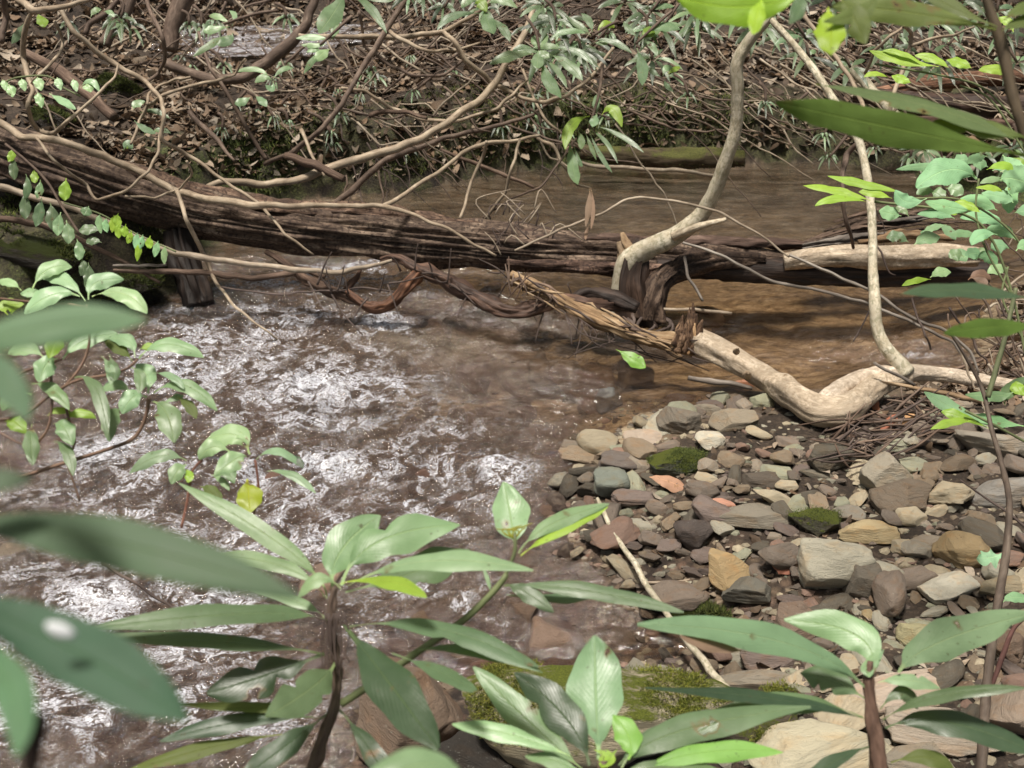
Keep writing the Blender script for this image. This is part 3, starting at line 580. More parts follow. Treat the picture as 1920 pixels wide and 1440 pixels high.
wood_part('stub', [(650, 545, 6.22), (668, 520, 6.2), (680, 500, 6.2)], 6.2, [8, 6, 3], 'redwood', rb, (.8, .7, .65), seg=12, step=.012, amp=.25, groove=.3)
wood_part('stub', [(620, 548, 6.22), (645, 590, 6.15), (680, 628, 6.1)], 6.2, [2.5, 2, 1.5], 'twig', rb, None, seg=6, step=.02, amp=.1)
for i in range(26):
    u = random.random(); x = 560 + 560 * u; y = float(np.interp(x, [560, 620, 700, 760, 850, 950, 1120], [520, 545, 560, 500, 535, 580, 570])); a = random.uniform(-2.6, 2.6); L = random.uniform(20, 70)
    wood_part('side_twig', [(x, y, 6.1), (x + L * .5 * math.cos(a), y + L * .5 * math.sin(a) + random.uniform(-8, 8), 6.08), (x + L * math.cos(a), y + L * math.sin(a), 6.05)], 6.1, [2.2, 1.6, .8], 'twig', dbl_ if u > .25 else rbl_, None, seg=6, step=.02, amp=.2, seed=i)
for i in range(22):
    x = random.uniform(925, 1040); y = 505 + (x - 925) * .5; a = random.uniform(0, 6.28); L = random.uniform(25, 70)
    wood_part('splinter', [(x - L * .4 * math.cos(a), y - L * .4 * math.sin(a), 6.02), (x, y + random.uniform(-6, 6), 6.0), (x + L * .6 * math.cos(a), y + L * .6 * math.sin(a), 6.0)], 6, [1.2, 2, .8], random.choice(['twig', 'redwood', 'brownstem']), torn_, None, seg=6, step=.02, amp=.2, seed=i)
STK = [
 ('pale stick running from the left bank along under the log to the riffle', [(0, 350), (60, 370), (150, 395), (250, 440), (330, 475), (400, 487), (470, 496), (550, 506), (640, 511), (735, 488)], 6.15, [7, 6, 6, 6, 6, 6, 5, 5, 5, 3], 'stem'),
 ('dark reddish stick low on the left bank under the log', [(0, 410), (80, 422), (150, 450), (250, 500), (300, 530)], 6.3, [6, 6, 5, 4, 3], 'redwood'),
 ('long brown stick reaching out from the left bank just above the water', [(213, 507), (330, 509), (400, 512), (470, 522), (520, 516), (570, 505), (610, 518)], 6.3, [3, 5, 5, 6, 6, 6, 6], 'redwood'),
 ('short grey stick lying on top of the brown stick by the left bank', [(212, 498), (260, 499), (312, 496)], 6.25, [2.5, 3, 2.5], 'grey'),
 ('thin black twig lying across the riffle below the reddish branch', [(415, 538), (460, 545), (520, 552), (600, 545), (690, 540), (760, 548)], 6.2, [2, 2, 2, 2, 2, 1.5], 'twig'),
 ('pale stick in the water by the dead leaves right of the black root', [(1228, 578), (1300, 580), (1372, 588)], 6.35, [3, 3.5, 3], 'stem'),
 ('grey stick poking from the gravel under the driftwood limb', [(1290, 708), (1330, 715), (1385, 722), (1410, 728)], 5.45, [4, 6, 5, 4], 'grey'),
 ('long straight pale stick beside the twig heap behind the limb', [(1640, 716), (1700, 724), (1760, 735), (1850, 755)], 5.05, [3, 4, 5, 5], 'splinter'),
 ('thin twig crossing in front of the driftwood limb', [(1638, 680), (1680, 702), (1715, 722)], 5.0, [3, 3, 3], 'grey'),
 ('white birch-like stick lying on the gravel edge near the mossy boulder', [(1120, 935, 4.45), (1140, 980, 4.36), (1180, 1042, 4.16), (1222, 1112, 3.92), (1290, 1205, 3.62), (1362, 1292, 3.38)], 4.2, [4, 5, 6, 6.5, 7, 8], 'lichen'),
 ('short thin twig joining the white stick from the right', [(1212, 1092, 4.1), (1260, 1092, 4.1), (1306, 1084, 4.12)], 4.1, [2.5, 2.5, 2], 'stem'),
 ('long pale stick floating along the mossy log on the far side', [(1070, 302), (1130, 313), (1200, 317), (1280, 320), (1340, 330)], 9.1, [3, 4, 4, 4, 3], 'stem'),
 ('reddish straight stick slanting from the far bank into the pool', [(825, 280), (900, 310), (1002, 352)], 8.9, [3, 4, 3], 'redwood'),
 ('fine grey twig stretched over the long log to the pale trunk', [(965, 470), (1050, 430), (1130, 400), (1170, 376), (1200, 370), (1280, 380), (1350, 398), (1420, 437), (1480, 482)], 6.1, [2, 2.5, 2.5, 2.5, 2.5, 2.5, 2.5, 2, 2], 'stem'),
 ('upper of two long grey twigs slanting down over the shallows to the sapling', [(1280, 455), (1360, 482), (1450, 528), (1520, 541), (1620, 566), (1720, 610), (1785, 640), (1815, 680)], 5.3, [2.5, 3, 3, 3, 3, 3, 3, 2], 'grey'),
 ('lower of two long grey twigs slanting down over the shallows to the sapling', [(1480, 478), (1560, 512), (1640, 548), (1700, 590), (1780, 625), (1820, 660), (1835, 700)], 5.2, [2.5, 3, 3, 3, 3, 3, 2], 'grey'),
 ('short twig hanging from the pale stripped log over the shallows', [(1283, 480), (1290, 520), (1318, 565)], 6.3, [2.5, 3, 2.5], 'grey'),
 ('small dry twig standing in the gravel among grey stones', [(1447, 1090, 4.0), (1452, 1130, 4.0), (1448, 1180, 4.0)], 4, [2, 2.5, 2.5], 'stem'),
 ('dark thin twig lying over the foam at the lower left', [(190, 1055, 2.6), (245, 1088, 2.6), (300, 1125, 2.6), (345, 1152, 2.6)], 2.6, [3, 3, 3, 2], 'twig'),
]
for lab, pts, d, r, m in STK: wood('stick', lab, 'stick', pts, d, r, m, seg=10, step=.02, amp=.15, seed=len(lab))
ml = wood('mossy_log', 'low mossy green log lying at the water edge under the far bank', 'log', [(1090, 285, 9.35), (1160, 293, 9.3), (1250, 296, 9.25), (1330, 296, 9.22), (1395, 296, 9.2)], 9.3, [12, 17, 18, 19, 16], 'mosslog', (1.1, 1.1, 1), seg=30, step=.02, amp=.2, seed=2)
wood('rotten_log', 'orange brown rotten log on the far right bank', 'log', [(1640, 172, 9.4), (1720, 158, 9.35), (1800, 150, 9.3), (1960, 138, 9.2)], 9, [8, 14, 14, 15], 'redwood', (1.7, 1.35, 1.15), seg=24, step=.02, amp=.25, groove=.35, seed=3)
wood('rotten_log', 'dark hollow log below the orange rotten log on the far right bank', 'log', [(1600, 178, 9.2), (1700, 190, 9.1), (1820, 200, 9), (1960, 205, 8.9)], 9, [12, 22, 24, 22], 'darkwood', (1.6, 1.4, 1.3), seg=24, step=.02, amp=.25, groove=.35, seed=4)
wood('rotten_log', 'lower brown log half hidden behind the drooping leaf at far right', 'log', [(1650, 225, 8.8), (1760, 232, 8.7), (1960, 240, 8.6)], 9, [8, 12, 12], 'redwood', (.7, .6, .6), seg=24, step=.02, amp=.25, groove=.35, seed=5)
# ------------------------------------------------------------------ bare stems and vines, traced
def gd(px, py, off): return gdepth(min(max(px, -100), 2000), py) - off
STEMS = [
 # label, points, depth, radii, material
 ('long pale vine running down along the top of the dark log', [(-40, 215), (0, 230), (40, 257), (90, 260), (150, 276), (250, 316), (330, 358), (400, 375), (480, 385), (560, 387), (640, 386), (718, 387), (760, 397), (830, 424), (930, 480)], 6.28, [7, 7, 7, 7, 7, 7, 7, 7, 6, 5.5, 5, 5, 3, 3, 2.5], 'stem'),
 ('pale shoot forking up from the vine on the log toward the far bank', [(718, 387, 6.45), (762, 362, 6.6), (820, 325, 6.9), (870, 285, 7.1), (915, 268, 7.2), (975, 262, 7.3), (1012, 254, 7.4)], 7, [5, 4, 4, 4, 4, 3, 3], 'stem'),
 ('stout tan branch sweeping up from behind the log to the top centre', [(385, 352, 6.9), (420, 340, 6.9), (500, 346, 7), (560, 337, 7), (640, 308, 7.1), (720, 285, 7.2), (790, 260, 7.2), (850, 222, 7.3), (900, 188, 7.4), (932, 150, 7.5), (950, 115, 7.5), (985, 60, 7.6), (1005, 0, 7.7)], 7, [5, 7, 7, 7, 8, 8, 8, 7, 7, 7, 6, 6, 5], 'stem'),
 ('large pale loop of vine hanging at the upper left', [(60, 20), (46, 62), (44, 110), (52, 142), (62, 170), (52, 200), (60, 228), (75, 245), (98, 250), (125, 228), (175, 185), (215, 145), (222, 120)], 5.9, [4, 5, 5, 5, 4, 4, 4, 4, 4, 3, 3, 2.5, 2], 'stem'),
 ('thin vine curling beside the large pale loop', [(102, 40), (118, 78), (113, 98), (90, 125), (65, 148), (55, 165)], 5.9, [3, 3, 3, 3, 3, 2.5], 'stem'),
 ('pale branch crossing the top left corner', [(-20, -40), (35, 0), (62, 20), (112, 14), (165, 0), (200, -20)], 5.9, [6, 6, 7, 5, 4, 4], 'stem'),
 ('long wavy vine falling from the top left over the log to the riffle', [(113, 15), (140, 62), (200, 110), (272, 152), (302, 185), (308, 215), (303, 262), (350, 290), (420, 338), (490, 385), (535, 440), (588, 478)], 6.3, [4, 5, 5, 5, 4, 4, 4, 3.5, 3, 3, 2.5, 2], 'stem'),
 ('thin vine sagging in a V in front of the left end of the log', [(68, 258), (100, 300), (132, 326), (162, 346), (180, 374), (232, 360), (278, 322), (297, 285), (303, 240)], 6.2, 2.8, 'stem'),
 ('pale shoot dropping from the vine on the log into the riffle', [(332, 358), (348, 410), (368, 450), (385, 485), (405, 530), (440, 575), (500, 620), (545, 655)], 6.2, [4, 4, 4, 3.5, 3, 2.5, 2, 1.5], 'stem'),
 ('thin loop of twig curling over the log near its left end', [(235, 368), (290, 372), (335, 355), (360, 325), (350, 302)], 6.2, 2.2, 'stem'),
 ('dark crooked stem arching at the upper left behind the loop', [(275, 0), (290, 38), (305, 72), (309, 112), (298, 135), (278, 152)], 7.2, [4, 4, 4, 4, 3, 3], 'brownstem'),
 ('pale forked shoot curving over the left bank', [(245, 270), (262, 225), (277, 198), (300, 182), (350, 164), (405, 152), (440, 140), (460, 110)], 7, [2.5, 3, 4, 3.5, 3, 3, 2.5, 2], 'stem'),
 ('short pale arc beside the forked shoot on the left bank', [(276, 196), (279, 176), (300, 160), (330, 148), (356, 145)], 7, 2.6, 'stem'),
 ('thick dark trunk base at the top left', [(352, -20, 8.8), (335, 20, 8.8), (322, 60, 8.8), (318, 95, 8.8)], 8.5, [20, 17, 15, 14], 'brownstem'),
 ('curved brown trunk leaning left near the top left', [(195, 85, 8.6), (212, 55, 8.6), (235, 25, 8.6), (250, -15, 8.6)], 8.5, [12, 10, 10, 9], 'brownstem'),
 ('thin bent trunk between the two dark trunks at the top left', [(160, 65, 8.8), (168, 45, 8.8), (200, 25, 8.8), (230, -10, 8.8)], 8.5, [5, 6, 6, 5], 'brownstem'),
 ('stout brown limb dipping in a curve below the bright patch of water', [(310, 118, 8.2), (360, 138, 8.2), (410, 150, 8.1), (455, 146, 8.1), (500, 118, 8.1), (545, 80, 8.1), (575, 45, 8.1), (592, -10, 8.1)], 8.5, [9, 9, 10, 11, 12, 11, 9, 8], 'brownstem'),
 ('fallen brown pole lying on the leaf litter at the left', [(48, 100, 7.6), (110, 132, 7.5), (165, 175, 7.4), (215, 220, 7.2)], 7.5, [8, 11, 12, 9], 'redwood'),
 ('straight grey stick standing slanted in front of the far left bank', [(372, 60), (395, 130), (440, 200), (500, 300)], 7.5, [3, 3.5, 4, 4], 'brownstem'),
 ('stick leaning on the mossy slope above the log', [(355, 210), (400, 255), (440, 302)], 7.5, [5, 5, 3], 'brownstem'),
 ('pale dead twig standing on the broken branch above the log', [(565, 243), (580, 280), (608, 330)], 7, [4, 3, 2], 'stem'),
 ('short broken reddish branch lying just above the log', [(535, 292, 7.0), (590, 308, 6.95), (645, 336, 6.9)], 7, [7, 9, 7], 'redwood'),
 ('brown branch rising from the broken branch to the top left', [(495, 308), (545, 288), (600, 245), (640, 198), (690, 110), (760, 0)], 7.4, [4, 5, 5, 5, 6, 6], 'brownstem'),
 ('horizontal tan branch along the top centre', [(560, 66), (640, 69), (750, 69), (832, 60), (900, 20), (940, -20)], 7.6, [4, 4.5, 5, 5, 4, 4], 'stem'),
 ('pale branch curving down in a bow from the top centre to the right', [(832, 60), (852, 78), (872, 112), (922, 156), (980, 184), (1022, 192), (1062, 180), (1105, 148), (1150, 90)], 7.5, [4, 5, 5, 4.5, 4, 4, 3.5, 3, 3], 'stem'),
 ('pale twig falling across the horizontal branch at the top centre', [(680, 2), (708, 42), (745, 70), (800, 95), (852, 95), (900, 80)], 7.5, [3, 4, 4, 3, 3, 2], 'stem'),
 ('thin brown arc left of the top centre', [(673, 20), (682, 85), (730, 122), (772, 141), (832, 140), (868, 112)], 7.6, 2.8, 'brownstem'),
 ('long thin arc sagging under the horizontal branch', [(640, 165), (682, 170), (732, 202), (792, 224), (862, 226), (932, 204), (990, 150)], 7.6, [3, 3, 3.5, 3.5, 3, 3, 2], 'stem'),
 ('reddish curved stem with a blunt end above the mossy bank', [(694, 217), (712, 210), (765, 210), (800, 222)], 7.6, [5, 4, 4, 3], 'redwood'),
 ('thin stem trailing from the big bow down to the pool', [(980, 130), (1002, 188), (1030, 232), (1062, 258), (1100, 290)], 7.8, 2.6, 'stem'),
 ('thin stem dipping into the pool by the hanging leaf cluster', [(1007, 258), (1036, 272), (1052, 305), (1082, 346), (1108, 353)], 7.6, [3, 3.5, 3, 2.5, 2], 'stem'),
 ('straight pale shoot standing on the log left of the pool', [(912, 265), (905, 295), (882, 345), (862, 410)], 7, 3, 'stem'),
 ('leaning pale shoot standing on the log by the little cascade', [(975, 262), (960, 312), (948, 360), (908, 412)], 7, 2.8, 'stem'),
 ('dark slanting stem crossing behind the tan branch', [(560, 440, 8.2), (640, 372, 8.2), (720, 302, 8.2), (832, 258, 8.2), (902, 244, 8.2), (1002, 214, 8.2)], 8, [4, 6, 6, 5, 4, 3], 'brownstem'),
 ('faint thin twig arching over the log to the far pool', [(900, 412), (960, 372), (1012, 352), (1052, 300), (1080, 260)], 7, 2, 'brownstem'),
 ('straight pale trunk crossing behind the upright branch at the right', [(1540, 70, 7.6), (1580, 115, 7.5), (1625, 158, 7.4), (1665, 202, 7.2), (1705, 255, 7.1), (1745, 312, 7)], 7, [9, 10, 10, 10, 10, 10], 'lichen'),
 ('thin pale shoot between the two straight trunks at the right', [(1508, 30, 6.6), (1560, 98, 6.5), (1592, 142, 6.4), (1616, 192, 6.2), (1626, 240, 6), (1614, 265, 5.8)], 6.2, 4, 'stem'),
 ('crooked pale shoot in the upper right', [(1695, 46), (1708, 62), (1706, 88), (1692, 132), (1672, 190), (1664, 250)], 5.5, [4, 4, 4, 4, 4, 3], 'stem'),
 ('pale arc springing from the crooked shoot in the upper right', [(1697, 48), (1668, 68), (1640, 95), (1622, 138)], 5.5, 3, 'stem'),
 ('side twig of the crooked shoot reaching right', [(1707, 86), (1742, 74), (1790, 66), (1828, 50)], 5.5, [3.5, 3, 2.5, 2], 'stem'),
 ('grey curved shoot left of the upright branch at the right', [(1608, 268), (1588, 290), (1580, 325), (1580, 372), (1588, 420), (1600, 465)], 5.6, [4, 6, 5, 4, 4, 3], 'brownstem'),
 ('small upright twig left of the log at the far left', [(5, -20), (12, 30), (2, 80)], 6.2, [5, 6, 6], 'brownstem'),
 ('dead twig curling over the shallows on the log', [(1645, 550), (1622, 600), (1600, 640)], 5.7, [2, 1.6, 1.2], 'twig'),
 ('thin twig dropping beside the sapling at right', [(1710, 560), (1722, 600), (1735, 630), (1745, 655)], 5.2, 2, 'twig'),
]
for lab, pts, d, r, m in STEMS:
    dd = d
    wood('bare_stem', lab, 'stem', [(p[0], p[1], p[2] if len(p) > 2 else dd + .12 * math.sin(i * 1.3 + len(lab))) for i, p in enumerate(pts)], d, r, m, (random.uniform(.85, 1.1),) * 3 if m != 'stem' else (1.05, 1.02, .98), seg=10, step=.025, amp=.14, seed=len(lab) % 13)
# random tangle of thin stems on the far bank: each its own object
def arc(x0, y0, x1, y1, sag): return [(x0, y0), (x0 * .7 + x1 * .3 , y0 * .7 + y1 * .3 + sag * .6 + random.uniform(-14, 14)), (x0 * .5 + x1 * .5 + random.uniform(-8, 8), (y0 + y1) / 2 + sag * .75 + random.uniform(-14, 14)), (x0 * .3 + x1 * .7, y0 * .3 + y1 * .7 + sag * .6 + random.uniform(-14, 14)), (x1, y1)]
def tangle(n, xr, yr, lenr, angr, sagr, dr, rr, mats, label, group):
    for i in range(n):
        x = random.uniform(*xr); y = random.uniform(*yr); L = random.uniform(*lenr); a = math.radians(random.uniform(*angr))
        pts = arc(x, y, x + L * math.cos(a), y + L * math.sin(a), random.uniform(*sagr))
        d0 = min(gdepth(min(max(q[0], 0), 1900), max(q[1], 2)) for q in pts) - random.uniform(*dr); r0 = random.uniform(*rr)
        wood('thin_stem', label, 'stem', pts, d0, [r0, r0, r0 * .85, r0 * .75, r0 * .4], random.choice(mats), (random.uniform(.7, 1.2),) * 3, group, seg=6, step=.05, amp=.12, seed=i)
tangle(100, (600, 1180), (-30, 240), (90, 300), (-50, 60), (-10, 60), (.1, 1.3), (.9, 2.5), ['brownstem', 'brownstem', 'stem'], 'thin bare stem in the brown tangle on the far bank', 'bare stems tangled over the far bank')
tangle(78, (1180, 1800), (10, 200), (120, 320), (5, 48), (-15, 25), (.1, 1.5), (.9, 2.4), ['brownstem', 'stem', 'stem'], 'thin bare stem slanting down through the thicket at the upper right', 'slanting stems in the right thicket')
tangle(60, (0, 620), (-20, 200), (100, 260), (-60, 70), (-20, 50), (.1, .9), (.9, 2.5), ['brownstem', 'stem'], 'thin bare stem above the leaf litter at the upper left', 'bare stems over the left bank')
tangle(22, (600, 1100), (230, 330), (40, 130), (30, 110), (-10, 15), (.02, .3), (1, 2.0), ['twig', 'brownstem'], 'fine root hanging from the undercut far bank', 'roots hanging from the far bank')
tangle(22, (1540, 1900), (230, 520), (60, 190), (0, 80), (-15, 30), (.3, 1.6), (1.2, 2.4), ['brownstem', 'stem', 'twig'], 'thin twig in the brush above the stripped log at right', 'brush twigs at the right')
tangle(55, (1770, 1920), (470, 700), (50, 170), (-60, 80), (-20, 30), (.02, .5), (1.1, 2.8), ['brownstem', 'stem', 'twig', 'redwood'], 'thin twig in the debris piled on the right bank', 'twigs piled on the right bank')
# twig heap under the limb
for i in range(90):
    x = random.uniform(1560, 1780); y = random.uniform(775, 862) - (x > 1680) * 28; L = random.uniform(40, 150); a = math.radians(random.choice([random.uniform(-35, 30), random.uniform(-50, 20), random.uniform(50, 110)])); L *= .55 if a > .8 else 1
    d0 = gdepth(x, min(y + 14, 880)) - random.uniform(.0, .12)
    wood('driftwood_twig', 'small twig in the dark heap of driftwood under the pale limb', 'twig', [(x - L / 2 * math.cos(a), y - L / 2 * math.sin(a)), (x + random.uniform(-6, 6), y + random.uniform(-8, 8)), (x + L / 2 * math.cos(a), y + L / 2 * math.sin(a))], d0, [1.2, random.uniform(1.5, 3.6), 1], random.choice(['twig', 'redwood', 'brownstem', 'twig']), None, 'twigs heaped under the driftwood limb', seg=6, step=.04, amp=.2, seed=i)
# scraggly twigs on the log, centre
for i in range(20):
    x = random.uniform(880, 1040); y = random.uniform(380, 480)
    wood('dry_twig', 'fine curled dry twig caught on top of the long log', 'twig', [(x, y), (x + random.uniform(-30, 30), y - random.uniform(10, 45)), (x + random.uniform(-50, 70), y - random.uniform(-10, 60))], 6.35, [1.6, 1.2, .8], random.choice(['twig', 'stem']), None, 'dry twigs caught on the log', seg=5, step=.03, amp=.1, seed=i)
# ------------------------------------------------------------------ plants
def plant(name, label, cat, px, py, d, group=None): return empty(name, at(px, py, d), label, cat, group)
def pstem(parent, pts, d, r, mat='greenstem', name='stem', color=None, **kw):
    P, R = trace(pts, d, r); return tube(name, P, R, M[mat], parent, color, seg=kw.pop('seg', 12), step=kw.pop('step', .008), amp=kw.pop('amp', .12), **kw)
# A: centre foreground rhododendron
A = plant('rhododendron', 'large foreground rhododendron with long drooping grey-green leaves left of the bottom centre', 'shrub', 590, 1440, 1.2)
pstem(A, [(628, 1100), (622, 1140), (626, 1200), (632, 1260), (628, 1320), (604, 1390), (570, 1480)], 1.2, [5, 9, 10, 9, 10, 12, 13], 'brownstem', amp=.3, groove=.3, seg=20, step=.004)
for i in range(16):
    x = random.uniform(606, 646); pstem(A, [(x, 1150), (x + random.uniform(-12, 12), 1200), (x + random.uniform(-14, 14), 1240 + random.uniform(0, 50))], 1.19, [1.5, 1.6, .8], 'twig', 'bud_scale', None, seg=5)
D0 = 1.2
LA = [  # pts, width, material, up, extra
 ([(612, 1122), (545, 1035), (335, 905)], 44, 'mint', .3, {'pet': .3}),
 ([(608, 1118), (530, 1062), (385, 1040)], 32, 'mint', .6, {}),
 ([(625, 1105), (638, 1035), (712, 966)], 88, 'mint', .3, {'pet': .18}),
 ([(640, 1098), (710, 1015), (862, 984)], 82, 'mint', .35, {'bite': 1}),
 ([(648, 1110), (770, 1075), (880, 1030)], 74, 'sage', .5, {'bite': 1, 'dtip': 1.26}),
 ([(650, 1100), (800, 1052), (1000, 1070)], 42, 'mint', .7, {'dtip': 1.15}),
 ([(632, 1096), (720, 1088), (800, 1120)], 26, 'lime', .8, {'dtip': 1.12}),
 ([(615, 1165), (480, 1150), (160, 1178)], 46, 'sage', .65, {'dtip': 1.1}),
 ([(610, 1228), (450, 1205), (180, 1192)], 34, 'sage', .65, {'dtip': 1.12}),
 ([(608, 1160), (560, 1130), (420, 1085)], 24, 'mint', .7, {'pet': .25}),
 ([(610, 1225), (510, 1262), (388, 1300)], 78, 'dark', .5, {'bite': 3}),
 ([(630, 1240), (590, 1285), (498, 1345)], 84, 'sage', .35, {'bite': 2, 'dtip': 1.1}),
 ([(645, 1172), (718, 1265), (822, 1405)], 98, 'dark', .25, {'dtip': 1.05}),
 ([(612, 1345), (460, 1352), (300, 1390)], 38, 'dark', .6, {'bite': 1}),
 ([(545, 1375), (400, 1400), (228, 1450)], 34, 'olive', .5, {}),
 ([(618, 1335), (540, 1395), (440, 1470)], 52, 'dark', .4, {}),
 ([(655, 1175), (830, 1180), (1018, 1262)], 48, 'sage', .6, {'dtip': 1.1, 'bite': 1}),
 ([(760, 1225), (880, 1215), (1010, 1250)], 34, 'sage', .7, {'dtip': 1.1}),
 ([(735, 1225), (820, 1258), (895, 1298)], 34, 'sage', .6, {'dtip': 1.12}),
 ([(635, 1330), (690, 1400), (740, 1490)], 44, 'dark', .4, {}),
 ([(640, 1105), (600, 1085), (560, 1120)], 30, 'mint', .6, {}),
 ([(600, 1310), (520, 1325), (320, 1318)], 22, 'olive', .6, {}),
]
for pts, w, m, up, kw in LA: leaf(A, pts, D0, w, m, up=up, **{'pet': .19, **kw})
# B: side branch
B = plant('rhododendron', 'thin side branch of rhododendron with three upright pale leaves in the bottom centre', 'shrub', 700, 1290, 1.3)
pstem(B, [(640, 1320), (700, 1280), (780, 1225), (860, 1170), (905, 1130), (935, 1098), (950, 1076)], 1.3, [8, 8, 7, 7, 6.5, 6, 5])
pstem(B, [(945, 1085), (960, 1050), (966, 1030), (965, 1000)], 1.3, [4, 3.5, 4, 3], 'greenstem')
for i in range(7): pstem(B, [(965, 1010), (965 + random.uniform(-30, 20), 995), (965 + random.uniform(-38, 38), 985 + random.uniform(-6, 8))], 1.3, [2, 1.5, .8], 'greenstem', 'bud_scale', (2.2, 1.9, .6), seg=5)
for pts, w, m, up, kw in [
 ([(966, 1032), (960, 985), (945, 904)], 78, 'mint', .2, {'pet': .25}), ([(972, 1038), (1030, 985), (1142, 945)], 34, 'mint', .5, {'pet': .2}), ([(976, 1042), (1050, 992), (1140, 950)], 26, 'lime', .8, {}),
 ([(945, 1098), (1090, 1106), (1282, 1148)], 36, 'sage', .6, {'dtip': 1.25}), ([(948, 1096), (985, 1110), (1038, 1148)], 36, 'sage', .3, {}), ([(950, 1115), (1060, 1120), (1150, 1100)], 22, 'sage', .7, {}),
 ([(920, 1110), (915, 1090), (905, 1060)], 8, 'mint', .4, {})]: leaf(B, pts, 1.3, w, m, up=up, **kw)
# C: bottom centre
Cp = plant('rhododendron', 'bottom centre rhododendron whorl with one upright paddle-shaped leaf', 'shrub', 1130, 1470, 1.15)
pstem(Cp, [(1130, 1425), (1132, 1470), (1134, 1530)], 1.15, [12, 13, 14], 'brownstem', groove=.2)
for pts, w, m, up, kw in [
 ([(1124, 1425), (1118, 1330), (1115, 1192)], 118, 'mint', .12, {'shape': 1.45, 'pet': .16}), ([(1095, 1445), (1000, 1360), (888, 1250)], 62, 'mint', .35, {'tint': .75}), ([(1105, 1435), (1060, 1345), (965, 1262)], 76, 'dark', .3, {'bite': 1}),
 ([(1075, 1420), (960, 1378), (848, 1358)], 38, 'mint', .6, {'tint': 1.3}), ([(1178, 1425), (1180, 1385), (1150, 1340)], 56, 'lime', .3, {'tint': (.8, 1, 1.8)}), ([(1165, 1440), (1270, 1372), (1520, 1325)], 66, 'sage', .45, {'dtip': 1.2}),
 ([(1190, 1450), (1310, 1412), (1468, 1410)], 44, 'lime', .6, {'tint': (.8, 1, 1.9)}), ([(1160, 1435), (1220, 1385), (1330, 1330)], 40, 'sage', .5, {}), ([(1090, 1450), (1040, 1425), (985, 1418)], 34, 'mint', .6, {}),
 ([(1110, 1470), (1060, 1445), (1020, 1455)], 40, 'mint', .6, {}), ([(1150, 1455), (1250, 1440), (1380, 1460)], 44, 'sage', .6, {})]: leaf(Cp, pts, 1.15, w, m, up=up, **kw)
for i in range(8): leaf(Cp, [(1128, 1440), (1128 + random.uniform(-10, 25), 1425), (1128 + random.uniform(-25, 45), 1405)], 1.14, 8, 'lime', name='bud_scale', pet=.02, nu=8, nv=3)
# D: bottom right
Dp = plant('rhododendron', 'bottom right rhododendron whorl on a thick brown stem above pale stones', 'shrub', 1640, 1470, 1.25)
pstem(Dp, [(1632, 1240), (1628, 1280), (1636, 1340), (1644, 1400), (1650, 1480)], 1.25, [6, 10, 13, 16, 17], 'brownstem', amp=.2, groove=.25, seg=20, step=.004, color=(1.1, .95, .9))
for i in range(7): leaf(Dp, [(1630, 1270), (1632 + random.uniform(-12, 12), 1250), (1636 + random.uniform(-10, 22), 1215 + random.uniform(0, 20))], 1.24, 12, 'mint', name='bud_scale', pet=.02, nu=8, nv=3)
for pts, w, m, up, kw in [
 ([(1628, 1295), (1470, 1205), (1195, 1170)], 62, 'mint', .45, {'tint': .8, 'dtip': 1.2}), ([(1626, 1275), (1612, 1195), (1470, 1162)], 70, 'mint', .3, {}), ([(1685, 1262), (1760, 1205), (1935, 1150)], 84, 'mint', .35, {'bite': 1, 'tint': .8}),
 ([(1622, 1310), (1560, 1275), (1500, 1262)], 60, 'sage', .5, {'bite': 2}), ([(1645, 1280), (1700, 1275), (1762, 1290)], 30, 'mint', .6, {'bite': 1}), ([(1628, 1350), (1460, 1312), (1210, 1290)], 30, 'dark', .7, {'dtip': 1.2}),
 ([(1618, 1345), (1450, 1320), (1265, 1400)], 60, 'sage', .5, {}), ([(1655, 1350), (1760, 1305), (1930, 1290)], 30, 'sage', .7, {'dtip': 1.2}), ([(1660, 1365), (1780, 1355), (1960, 1420)], 58, 'dark', .5, {}),
 ([(1630, 1400), (1560, 1430), (1480, 1490)], 34, 'dark', .5, {}), ([(1670, 1430), (1740, 1420), (1790, 1450)], 36, 'olive', .5, {}), ([(1650, 1330), (1690, 1300), (1720, 1330)], 30, 'sage', .4, {})]: leaf(Dp, pts, 1.25, w, m, up=up, **kw)
leaf(Dp, [(1400, 1222), (1340, 1210), (1275, 1192)], 1.22, 28, 'deadleaf', label='curled brown dead leaf', up=.2, dtip=1.2)
# E: left shrub of pale leaves
E = plant('laurel_shrub', 'left shrub of glossy pale mint leaves hanging over the foaming riffle', 'shrub', 0, 890, 1.6)
for pts, r in [([(-30, 790), (40, 780), (90, 745), (140, 715), (205, 703)], 3), ([(95, 690), (97, 760), (86, 810), (50, 835), (-20, 800)], 2.5), ([(-30, 898), (40, 893), (130, 865), (200, 843), (250, 822), (272, 785), (279, 748)], 3.5), ([(163, 570), (162, 600), (168, 640), (150, 690), (110, 735)], 2.5),
               ([(118, 742), (130, 790), (140, 830), (120, 870)], 2.5), ([(0, 745), (40, 700), (100, 680), (115, 674)], 2.5), ([(200, 705), (240, 690), (258, 674)], 2.5), ([(0, 560), (80, 568), (130, 570), (160, 575)], 2.5), ([(125, 870), (140, 910), (150, 940)], 2)]:
    pstem(E, pts, 1.6, r, 'twig', 'branch', (2, 1.7, 1.4))
